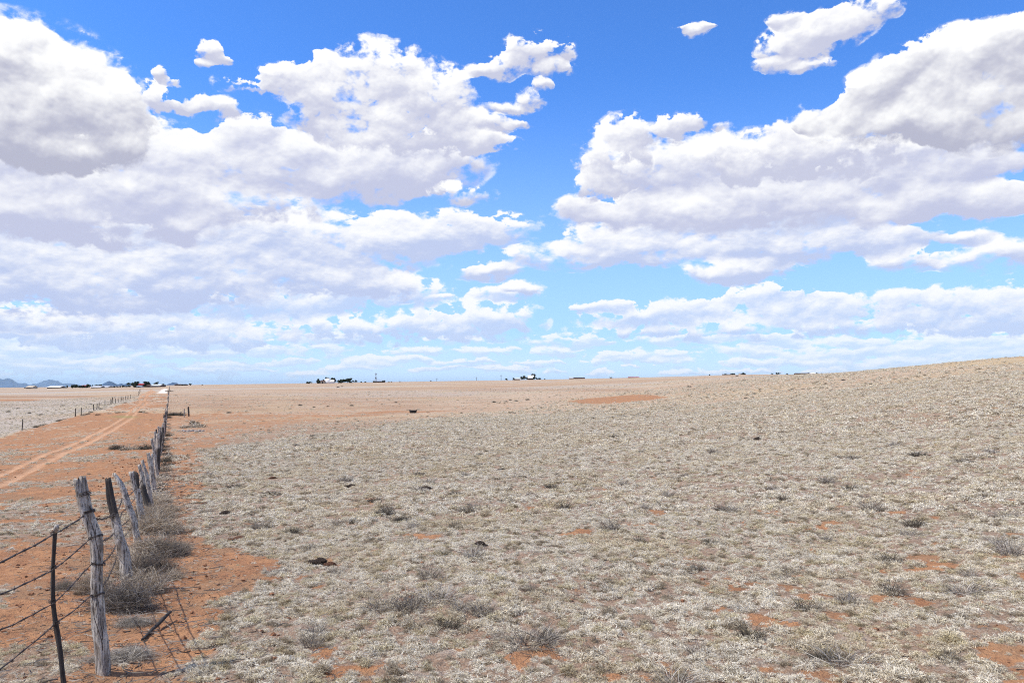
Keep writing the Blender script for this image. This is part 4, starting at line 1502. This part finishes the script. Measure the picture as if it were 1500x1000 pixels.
def leaf_mat(name, c1, c2):
    m, N, out = new_mat(name)
    t = attr(N, 'tone')
    rnd = N.new('ShaderNodeObjectInfo').outputs['Random']
    c = N.mix(t, c1, c2)
    c = N.mix(N.m('MULTIPLY', rnd, .4), c, tuple(v * .6 for v in c1))
    bsdf(N, out, c, .7, None, .15)
    return m


M_LEAF = leaf_mat('dark_foliage', (.018, .030, .012), (.055, .075, .025))
M_LEAFG = leaf_mat('grey_foliage', (.05, .06, .04), (.12, .13, .08))
M_BARK = simple('bark', (.10, .08, .06), .9, .4, 4)


def crown_mesh(kind, seed):
    r_ = np.random.default_rng(seed)
    n = 900
    nb = 9
    cen = r_.normal(size=(nb, 3)) * np.array([.28, .28, .18]) + np.array([0, 0, .62])
    if kind == 'cone':
        t = r_.random(nb)
        cen = np.stack([r_.normal(size=nb) * .22 * (1 - t), r_.normal(size=nb) * .22 * (1 - t), .15 + t * .8], 1)
    rad = r_.uniform(.16, .30, nb) * (1 if kind != 'cone' else 1) * (1 - (.55 * cen[:, 2] if kind == 'cone' else 0))
    w = r_.integers(0, nb, n)
    dv = r_.normal(size=(n, 3))
    dv /= np.linalg.norm(dv, axis=1, keepdims=True)
    p = cen[w] + dv * rad[w][:, None] * r_.random((n, 1)) ** .4
    p[:, 2] = np.clip(p[:, 2], .04, 1.1)
    s = .045
    a = r_.normal(size=(n, 3))
    a /= np.linalg.norm(a, axis=1, keepdims=True)
    b = np.cross(a, r_.normal(size=(n, 3)))
    b /= np.linalg.norm(b, axis=1, keepdims=True)
    co = np.stack([p - a * s - b * s, p + a * s - b * s, p + a * s + b * s, p - a * s + b * s], 1).reshape(-1, 3)
    me = bpy.data.meshes.new('crown')
    me.vertices.add(len(co))
    me.vertices.foreach_set('co', co.astype(np.float32).ravel())
    me.loops.add(n * 4)
    me.loops.foreach_set('vertex_index', np.arange(n * 4, dtype=np.int32))
    me.polygons.add(n)
    me.polygons.foreach_set('loop_start', (np.arange(n) * 4).astype(np.int32))
    me.update(calc_edges=True)
    at = me.attributes.new('tone', 'FLOAT', 'POINT')
    at.data.foreach_set('value', np.repeat(r_.random(n), 4).astype(np.float32))
    return me


def trunk_mesh(seed):
    rs = random.Random(seed)
    mb = MB()
    mb.tube([(0, 0, -.05), (.01, 0, .2), (rs.uniform(-.03, .03), 0, .5)], [.035, .028, .018], 6)
    for _ in range(5):
        a = rs.uniform(0, 6.28)
        mb.tube([(0, 0, .22), (.14 * math.cos(a), .14 * math.sin(a), .5), (.26 * math.cos(a), .26 * math.sin(a), .72)], [.016, .011, .005], 5)
    return mb.mesh('trunk')


CR = {k: [crown_mesh(k, 5 + i) for i in range(3)] for k in ('round', 'cone')}
for k in CR:
    for me in CR[k]:
        me.materials.append(M_LEAF)
CRG = [crown_mesh('round', 44 + i) for i in range(2)]
for me in CRG:
    me.materials.append(M_LEAFG)
TK = [trunk_mesh(i) for i in range(2)]
for me in TK:
    me.materials.append(M_BARK)


def tree(px, d, wpx, hpx, label, group, kind='round', grey=False, sink=0.0):
    x, y, z = far_pos(px, d)
    t = empty('tree' if hpx > 3 else 'small_tree', (x, y, z), random.uniform(0, 6.28))
    t.name = 'tree'
    w, h = wpx * d / F, hpx * d / F
    sc_ = (w / 1.0, w / 1.0, h / .98)
    link('crown', random.choice(CRG if grey else CR[kind]), None, t, scale=sc_, loc=(0, 0, -h * .05))
    link('trunk', random.choice(TK), None, t, scale=sc_)
    tag(t, label, 'tree', group)
    return t


M_WHITE = simple('white_paint', (.80, .79, .76), .7, .08, 1)
M_CREAM = simple('cream_wall', (.52, .44, .34), .8, .15, 1)
M_GREYM = simple('grey_metal_roof', (.34, .40, .46), .5, .15, 1)
M_PALEM = simple('pale_metal_roof', (.70, .71, .72), .5, .1, 1)
M_RED = simple('red_roof', (.40, .065, .06), .7, .2, 1)
M_BROWN = simple('brown_wall', (.13, .08, .06), .85, .3, 1)
M_DARK = simple('dark_opening', (.02, .02, .022), .6, .2, 1)
M_STEEL = simple('galvanised_steel', (.30, .31, .32), .5, .2, 3, .5)


def house(px, d, wpx, hpx, dep, wall, roof, label, roof_part=.4, rz=0.0, doors=((.5, .15),), wins=((.2, .1), (.8, .1)), name='house', cat='house', group=None, open_front=False, chimney=False):
    x, y, z = far_pos(px, d)
    W_, H = wpx * d / F, hpx * d / F
    t = empty(name, (x, y, z), rz)
    hw = H * (1 - roof_part)
    m = MB()
    if open_front:
        m.box(-W_ / 2, W_ / 2, dep / 2 - .2, dep / 2, -.3, hw)
        m.box(-W_ / 2, -W_ / 2 + .2, -dep / 2, dep / 2 - .2, -.3, hw)
        m.box(W_ / 2 - .2, W_ / 2, -dep / 2, dep / 2 - .2, -.3, hw)
        npost = max(2, int(W_ / 5))
        pm = MB()
        for i in range(1, npost):
            xx = -W_ / 2 + W_ * i / npost
            pm.box(xx - .1, xx + .1, -dep / 2, -dep / 2 + .2, -.3, hw)
        pm.build('support', wall, t)
    else:
        m.box(-W_ / 2, W_ / 2, -dep / 2, dep / 2, -.3, hw)
        m.add([(-W_ / 2, -dep / 2, hw), (-W_ / 2, dep / 2, hw), (-W_ / 2, 0, H - .05)], [(0, 2, 1)])
        m.add([(W_ / 2, -dep / 2, hw), (W_ / 2, dep / 2, hw), (W_ / 2, 0, H - .05)], [(0, 1, 2)])
    m.build('wall', wall, t)
    g = MB()
    g.gable(-W_ / 2, W_ / 2, -dep / 2, dep / 2, hw + .02, H, .35, .15)
    rf = g.build('roof', roof, t)
    if chimney:
        c = MB()
        c.box(W_ * .2, W_ * .2 + .6, -.3, .3, H * .8, H + .7)
        c.build('chimney', wall, rf)
    if not open_front:
        for (u, wd) in doors:
            b = MB()
            b.box(-W_ / 2 + W_ * u - .5, -W_ / 2 + W_ * u + .5, -dep / 2 - .06, -dep / 2 - .003, -.1, min(2.1, hw * .85))
            b.build('door', M_DARK, t)
        for (u, wd) in wins:
            b = MB()
            b.box(-W_ / 2 + W_ * u - .6, -W_ / 2 + W_ * u + .6, -dep / 2 - .05, -dep / 2 - .003, hw * .38, hw * .78)
            b.build('window', M_DARK, t)
    tag(t, label, cat, group)
    return t


def pole(px, d, hpx, label, group='utility poles on the horizon', arm=True):
    x, y, z = far_pos(px, d)
    t = empty('utility_pole', (x, y, z))
    h = hpx * d / F
    m = MB()
    m.tube([(0, 0, -.4), (0, 0, h)], [.22, .15], 8)
    m.build('pole', M_BARK, t)
    if arm:
        m = MB()
        m.box(-1.1, 1.1, -.18, -.02, h - .9, h - .7)
        m.build('crossarm', M_BARK, t)
    tag(t, label, 'utility pole', group)
    return t


GA = 'trees of the farm beside the dirt track'
# -- far left: pale gabled house and long white shed
house(47.5, 620, 9, 4.2, 7, M_CREAM, M_CREAM, 'pale gabled farmhouse at the far left on the horizon', .55)
tree(40, 640, 6, 2.6, 'low dark tree left of the pale gabled farmhouse', GA)
tree(53.5, 640, 5, 2.4, 'low dark tree right of the pale gabled farmhouse', GA)
house(84, 640, 18, 3.0, 10, M_BROWN, M_WHITE, 'long low shed with a bright white roof at the far left', .55, name='shed', cat='shed', open_front=True)
for px, w, h, lb in [(99, 2.6, 4, 'single small dark tree right of the long white shed'), (106, 5, 4.4, 'leftmost tree of the dark row beside the farm'), (112, 7, 6.2, 'tallest tree of the dark row beside the farm'), (118.5, 6, 4.2, 'third tree of the dark row beside the farm'),
                     (124.5, 5, 3.6, 'fourth tree of the dark row beside the farm'), (132, 6.5, 5.0, 'pointed tree near the right end of the dark row'), (141, 7, 5.0, 'bushy tree left of the blue mesa'), (146, 6, 4.4, 'greener bushy tree touching the blue mesa')]:
    tree(px, 600, w, h, lb, GA)
house(124.5, 620, 6, 3.6, 6, M_BROWN, M_RED, 'small red roofed house between the dark trees', .5)
house(145, 560, 13, 2.6, 8, M_BROWN, M_PALEM, 'long shed with a pale metal roof below the blue mesa', .5, name='shed', cat='shed', open_front=True)
house(158, 565, 8, 2.2, 7, M_CREAM, M_PALEM, 'small pale shed right of the long metal roofed shed', .5, name='shed', cat='shed')
for i, (px, w, h) in enumerate([(162, 4, 2.2), (165.5, 3.5, 1.8), (168.5, 4, 2.4), (172, 4, 2.2), (176, 3.5, 1.9), (181, 5, 2.4), (185.5, 5, 2.2), (190, 6, 2.2)]):
    tree(px, 570, w, h, nth(i) + ' bush from the left in the low hedge beside the red roofed farmhouse', 'low hedge bushes left of the red farmhouse')
tree(196.5, 540, 11, 8.2, 'large dark tree left of the red roofed farmhouse', GA)
tree(214.5, 540, 13, 7.6, 'widest dark tree right of the red roofed farmhouse', GA)
tree(205, 560, 6, 6.0, 'dark tree between the two red roofs', GA)
house(202, 545, 5.5, 5.4, 6, M_BROWN, M_RED, 'left red roofed house among the big dark trees', .32)
house(209.5, 540, 6.5, 5.2, 6, M_BROWN, M_RED, 'right red roofed house among the big dark trees', .32)
house(206, 520, 6, 2.2, 4, M_PALEM, M_GREYM, 'small pale outbuilding in front of the red roofed houses', .3, name='shed', cat='shed')
house(222, 530, 8, 3.2, 6, M_BROWN, M_BROWN, 'brown outbuilding right of the widest dark tree', .35, name='shed', cat='shed')
tree(229.5, 560, 5.5, 6.6, 'round dark tree rising behind the grey roofed barn', GA)
house(232.5, 530, 12, 3.6, 9, M_BROWN, M_PALEM, 'open barn with a light grey roof left of the white road', .45, name='barn', cat='barn', open_front=True)
tree(238.5, 545, 5, 5.2, 'dark tree at the right end of the grey roofed barn', GA)
tree(242, 545, 3.5, 3.4, 'small grey green bush beside the white road', GA, grey=True)
for i, (px, r_) in enumerate([(243.5, 1.5), (246.5, 1.8), (249.5, 1.7), (252.5, 1.2)]):
    x, y, z = ground_at(px, 573.0, 700)
    s_ = r_ * y / F * 1.6
    o = link('tumbleweed', random.choice(V_DK), None, None, (x, y, z - .05), random.uniform(0, 6), (s_, s_, s_ * .8))
    tag(o, nth(i) + ' from the left of the tumbleweeds at the far end of the long fence', 'tumbleweed', 'tumbleweeds at the far end of the fence')
house(266, 700, 14, 1.9, 8, M_BROWN, M_BROWN, 'low brown shed right of the small blue hill', .4, name='shed', cat='shed')
tree(279, 690, 3.6, 3.4, 'single small tree right of the low brown shed', GA)
tree(269, 690, 5, 1.8, 'low bush in front of the low brown shed', GA)
tree(297, 700, 2, 1.5, 'tiny bush on the horizon right of the fence', GA)

# -- centre farm with white domed house
GC = 'trees around the white domed house'
tree(453.5, 620, 8, 3.4, 'low round tree at the left end of the white domed house', GC)
tree(466.5, 620, 9.5, 7.2, 'pointed dark tree left of the white domed house', GC, 'cone')
tree(474.5, 640, 3.5, 5.4, 'narrow dark tree touching the white domed house on its left', GC)
tree(481.5, 650, 7, 8.2, 'green tree rising behind the white dome', GC)
tree(488, 640, 9, 7.2, 'broad green tree right of the white dome', GC)
tree(497, 630, 8, 5.2, 'dark tree second right of the white dome', GC)
tree(503, 630, 7, 5.0, 'left tree of the dense pair right of the white dome', GC)
tree(509.5, 630, 11, 6.6, 'wide tree of the dense pair right of the white dome', GC)
tree(517.5, 640, 3.5, 3.6, 'thin grey tree right of the dense pair', GC, grey=True)
tree(521.5, 640, 3.5, 4.6, 'thin grey tree standing alone right of the dense pair', GC, grey=True)
for px, sd_ in ((529.5, 'left'), (535.5, 'right')):
    tree(px, 640, 2.6, 2.0, sd_ + ' one of two tiny dark bushes between the grey trees and the windmill', 'tiny bushes left of the windmill')
x, y, z = far_pos(480.5, 600)
dm = empty('domed_house', (x, y, z))
tag(dm, 'white rounded house with a brown base among trees on the horizon', 'house')
bm = bmesh.new()
bmesh.ops.create_uvsphere(bm, u_segments=20, v_segments=12, radius=1)
for v in bm.verts:
    v.co.x *= 3.3
    v.co.y *= 3.0
    v.co.z = max(v.co.z, 0) * 3.9 + .0
me = bpy.data.meshes.new('dome')
bm.to_mesh(me)
bm.free()
me.polygons.foreach_set('use_smooth', [True] * len(me.polygons))
link('dome', me, M_WHITE, dm)
mb = MB()
mb.box(-4.6, -1.6, -3.6, -1.0, -.3, 1.5)
mb.build('porch', M_CREAM, dm)
mb = MB()
mb.add([(-4.9, -3.9, 1.5), (-1.4, -3.9, 1.5), (-1.4, -.8, 2.3), (-4.9, -.8, 2.3), (-4.9, -3.9, 1.62), (-1.4, -3.9, 1.62), (-1.4, -.8, 2.42), (-4.9, -.8, 2.42)],
       [(0, 3, 2, 1), (4, 5, 6, 7), (0, 1, 5, 4), (1, 2, 6, 5), (2, 3, 7, 6), (3, 0, 4, 7)])
mb.build('porch_roof', M_BROWN, dm)
mb = MB()
mb.gable(1.5, 4.8, -2.5, 1.5, 1.2, 2.6, .2, .12)
mb.build('side_roof', M_WHITE, dm)
mb = MB()
mb.box(1.6, 4.7, -2.4, 1.4, -.3, 1.2)
mb.build('side_wall', M_WHITE, dm)
mb = MB()
mb.box(-3.6, -2.6, -3.66, -3.61, -.1, 1.2)
mb.build('door', M_DARK, dm)
pole(512, 640, 7.0, 'thin pole rising from the dense trees right of the white dome')

# windmill
x, y, z = far_pos(550.7, 600)
wm = empty('windmill', (x, y, z))
tag(wm, 'slender steel windmill tower in front of the grey roofed farm building', 'windmill')
H = 6.6
mb = MB()
for sx, sy in ((-1, -1), (1, -1), (1, 1), (-1, 1)):
    mb.tube([(sx * .75, sy * .75, -.3), (sx * .16, sy * .16, H - .6)], .07, 5)
for i in range(1, 5):
    t_ = i / 5
    w_ = .75 * (1 - t_) + .16 * t_
    zz = (H - .6) * t_
    for a, b in (((-1, -1), (1, -1)), ((1, -1), (1, 1)), ((1, 1), (-1, 1)), ((-1, 1), (-1, -1))):
        mb.tube([(a[0] * w_, a[1] * w_, zz), (b[0] * w_, b[1] * w_, zz)], .04, 4)
mb.build('tower', M_STEEL, wm)
mb = MB()
for i in range(12):
    a = 2 * PI * i / 12
    c_, s_ = math.cos(a), math.sin(a)
    mb.add([(c_ * .2 - s_ * .05, -.35, H + s_ * .2 + c_ * .05), (c_ * .75 - s_ * .15, -.35, H + s_ * .75 + c_ * .15), (c_ * .75 + s_ * .15, -.28, H + s_ * .75 - c_ * .15), (c_ * .2 + s_ * .05, -.30, H + s_ * .2 - c_ * .05)], [(0, 1, 2, 3)])
mb.build('rotor', M_STEEL, wm)
mb = MB()
mb.box(-.03, .03, -.3, 1.0, H - .05, H + .05)
mb.box(-.02, .02, 1.0, 1.7, H - .35, H + .35)
mb.build('tail_vane', M_STEEL, wm)
mb = MB()
mb.tube([(0, 0, 3.0), (0, 0, 3.9)], [.5, .5], 12)
mb.build('tank', M_DARK, wm)
house(555.5, 660, 15, 3.6, 10, M_BROWN, M_GREYM, 'farm building with a wide grey blue roof behind the windmill', .5, wins=((.15, 0), (.3, 0), (.7, 0), (.9, 0)))
tree(561.5, 640, 4, 3.0, 'dark bush at the right end of the grey blue roof', GC)
tree(548.5, 640, 3, 2.8, 'dark bush at the left end of the grey blue roof', GC)
for i, px in enumerate((570, 573.5, 586, 631)):
    tree(px, 700, 2.0, 1.5, nth(i) + ' tiny bush on the horizon right of the windmill', 'tiny bushes right of the windmill')

# -- right farm
GR = 'trees of the farm right of centre'
pole(734, 800, 8.0, 'tall thin utility pole left of the farm right of centre')
pole(698, 900, 5.5, 'faint utility pole furthest left in the row right of the windmill')
pole(640, 900, 4.5, 'faint utility pole between the windmill and the centre')
tree(741.5, 780, 3.2, 3.2, 'round bush right of the tall utility pole', GR)
house(757, 780, 10, 2.6, 8, M_BROWN, M_WHITE, 'low shed with a white roof left of the farmhouse', .35, name='shed', cat='shed', open_front=True)
tree(752.5, 770, 2.2, 3.4, 'thin tree at the left end of the low white roofed shed', GR)
tree(764, 790, 5, 5.6, 'open grey tree left of the white roofed farmhouse', GR, grey=True)
tree(767.5, 790, 4, 7.2, 'taller open grey tree left of the white roofed farmhouse', GR, grey=True)
tree(772.5, 795, 4, 5.0, 'dark tree touching the white roofed farmhouse on its left', GR)
house(777.5, 780, 8, 6.4, 7, M_BROWN, M_WHITE, 'farmhouse with a steep bright white roof right of the picture centre', .62)
tree(781.5, 800, 6, 9.6, 'tall ragged tree behind the right end of the white roofed farmhouse', GR, grey=True)
tree(783, 775, 4, 4.0, 'dark bush at the right end of the white roofed farmhouse', GR)
tree(787.5, 780, 4, 2.8, 'left of two low dark bushes right of the farmhouse', GR)
tree(791, 780, 3.5, 2.4, 'right of two low dark bushes right of the farmhouse', GR)
tree(798, 790, 2.5, 1.6, 'tiny bush right of the farmhouse', GR)
house(846, 800, 20, 2.0, 8, M_BROWN, M_BROWN, 'long low dark shed on the horizon right of the farmhouse', .3, name='shed', cat='shed', open_front=True)
house(836.5, 790, 5, 2.6, 6, M_BROWN, M_PALEM, 'small shed with a pale roof at the left end of the long dark shed', .4, name='shed', cat='shed')
tree(895, 850, 4, 2.0, 'small bush on the horizon right of the long dark shed', GR)
house(928, 560, 14, 1.0, 5, M_BROWN, M_RED, 'very low reddish shed on the plain above the orange scar', .4, name='shed', cat='shed', open_front=True)
# -- far right group
GF = 'trees of the farthest farms on the right'
for px, w, h, lb in [(1039, 2.5, 1.6, 'tiny bush left of the farthest farm'), (1063, 4, 2, 'low bush left of the first farthest farm'), (1073, 6, 2.8, 'dark trees at the middle of the first farthest farm'), (1089, 4.5, 3.4, 'flat topped tree right of the first farthest farm'),
                     (1131, 3, 2.2, 'left bush of three right of the first farthest farm'), (1137, 3, 3.2, 'middle pointed tree of three right of the first farthest farm'), (1141, 3, 2.6, 'right bush of three right of the first farthest farm'),
                     (1153, 3.5, 2.0, 'lone low bush left of the brown farthest building'), (1184, 4, 3.4, 'dark tree against the brown farthest building'), (1197, 4, 2.8, 'dark bush right of the white speck building'), (1205, 6, 2.2, 'low bushes right end of the farthest farm')]:
    tree(px, 980, w, h, lb, GF)
house(1067, 990, 16, 1.6, 8, M_BROWN, M_GREYM, 'first farthest farm shed, long and low, on the right horizon', .4, name='shed', cat='shed')
house(1087, 1000, 8, 2.2, 8, M_CREAM, M_GREYM, 'small grey shed under the flat topped tree', .4, name='shed', cat='shed')
house(1178, 970, 26, 2.2, 10, M_BROWN, M_BROWN, 'long brown building on the right horizon', .4, name='barn', cat='barn')
house(1190, 960, 6, 2.8, 8, M_WHITE, M_WHITE, 'small white building on the right horizon', .4)
house(1212, 975, 16, 1.4, 8, M_BROWN, M_BROWN, 'low brown shed at the right end of the farthest farm', .4, name='shed', cat='shed')

# ---------------------------------------------------------------- mountains
M_MTN = simple('mountain_haze_blue', (.03, .07, .15), .95, .3, .002)  # blue of the distant air put into the rock colour, besides the haze


def mountain(name, px0, px1, pts, d, label, depth=.35, base_py=570):
    """a ridge mesh at distance d whose skyline passes through (px, py) points"""
    n, k = 120, 22
    pxs = np.linspace(px0, px1, n)
    sky_ = np.interp(pxs, [p[0] for p in pts], [p[1] for p in pts])
    vs, fs = [], []
    W_ = (px1 - px0) / F * d
    for i in range(n):
        u = pxs[i]
        h = max(0.0, (565 - sky_[i])) * d / F
        for j in range(k):
            t = j / (k - 1) * 2 - 1
            y = d + t * W_ * depth
            x = (u - 750) / F * y
            prof_ = max(0, 1 - abs(t)) ** 1.15
            nz = 1 + .45 * (mnoise.fractal(Vector((x / d * 60, y / d * 60, 0)), 1, 2, 4)) * (abs(t) > .02)
            vs.append((x, y, -60 + (h + 60) * prof_ * (nz if t != 0 else 1)))
    for i in range(n - 1):
        for j in range(k - 1):
            a = i * k + j
            fs.append((a, a + k, a + k + 1, a + 1))
    me = bpy.data.meshes.new(name)
    me.from_pydata(vs, [], fs)
    me.polygons.foreach_set('use_smooth', [True] * len(fs))
    o = link(name, me, M_MTN)
    o['kind'] = 'structure'
    return o


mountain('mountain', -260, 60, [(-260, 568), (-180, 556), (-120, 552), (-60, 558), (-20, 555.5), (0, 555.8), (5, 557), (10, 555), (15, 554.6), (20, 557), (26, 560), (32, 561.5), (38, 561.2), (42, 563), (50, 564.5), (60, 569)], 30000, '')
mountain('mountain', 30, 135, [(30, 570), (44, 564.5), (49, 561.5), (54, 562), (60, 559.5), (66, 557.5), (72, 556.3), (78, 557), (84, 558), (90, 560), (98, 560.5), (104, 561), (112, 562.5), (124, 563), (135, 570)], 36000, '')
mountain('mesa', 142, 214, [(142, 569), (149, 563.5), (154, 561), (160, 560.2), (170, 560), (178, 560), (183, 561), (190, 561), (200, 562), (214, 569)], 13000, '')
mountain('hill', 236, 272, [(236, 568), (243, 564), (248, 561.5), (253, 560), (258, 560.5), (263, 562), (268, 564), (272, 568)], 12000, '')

# ---------------------------------------------------------------- haze over the plain
bm = bmesh.new()
bmesh.ops.create_cube(bm, size=1.0)
for v in bm.verts:
    v.co = Vector((v.co.x * 124000, v.co.y * 124000, 100 + v.co.z * 430))
me = bpy.data.meshes.new('haze')
bm.to_mesh(me)
bm.free()
hm = bpy.data.materials.new('haze_air')
hm.use_nodes = True
hm.node_tree.nodes.clear()
HN = NT(hm.node_tree)
ho = HN.new('ShaderNodeOutputMaterial')
pv = HN.new('ShaderNodeVolumePrincipled')
pv.inputs['Color'].default_value = (.62, .83, 1.0, 1)
pv.inputs['Density'].default_value = 2.2e-5
pv.inputs['Anisotropy'].default_value = 0.0
hm.node_tree.links.new(pv.outputs[0], ho.inputs['Volume'])
hz_o = link('haze', me, hm)
hz_o['kind'] = 'stuff'
hz_o['label'] = 'thin pale blue haze over the plain'
hz_o['category'] = 'haze'
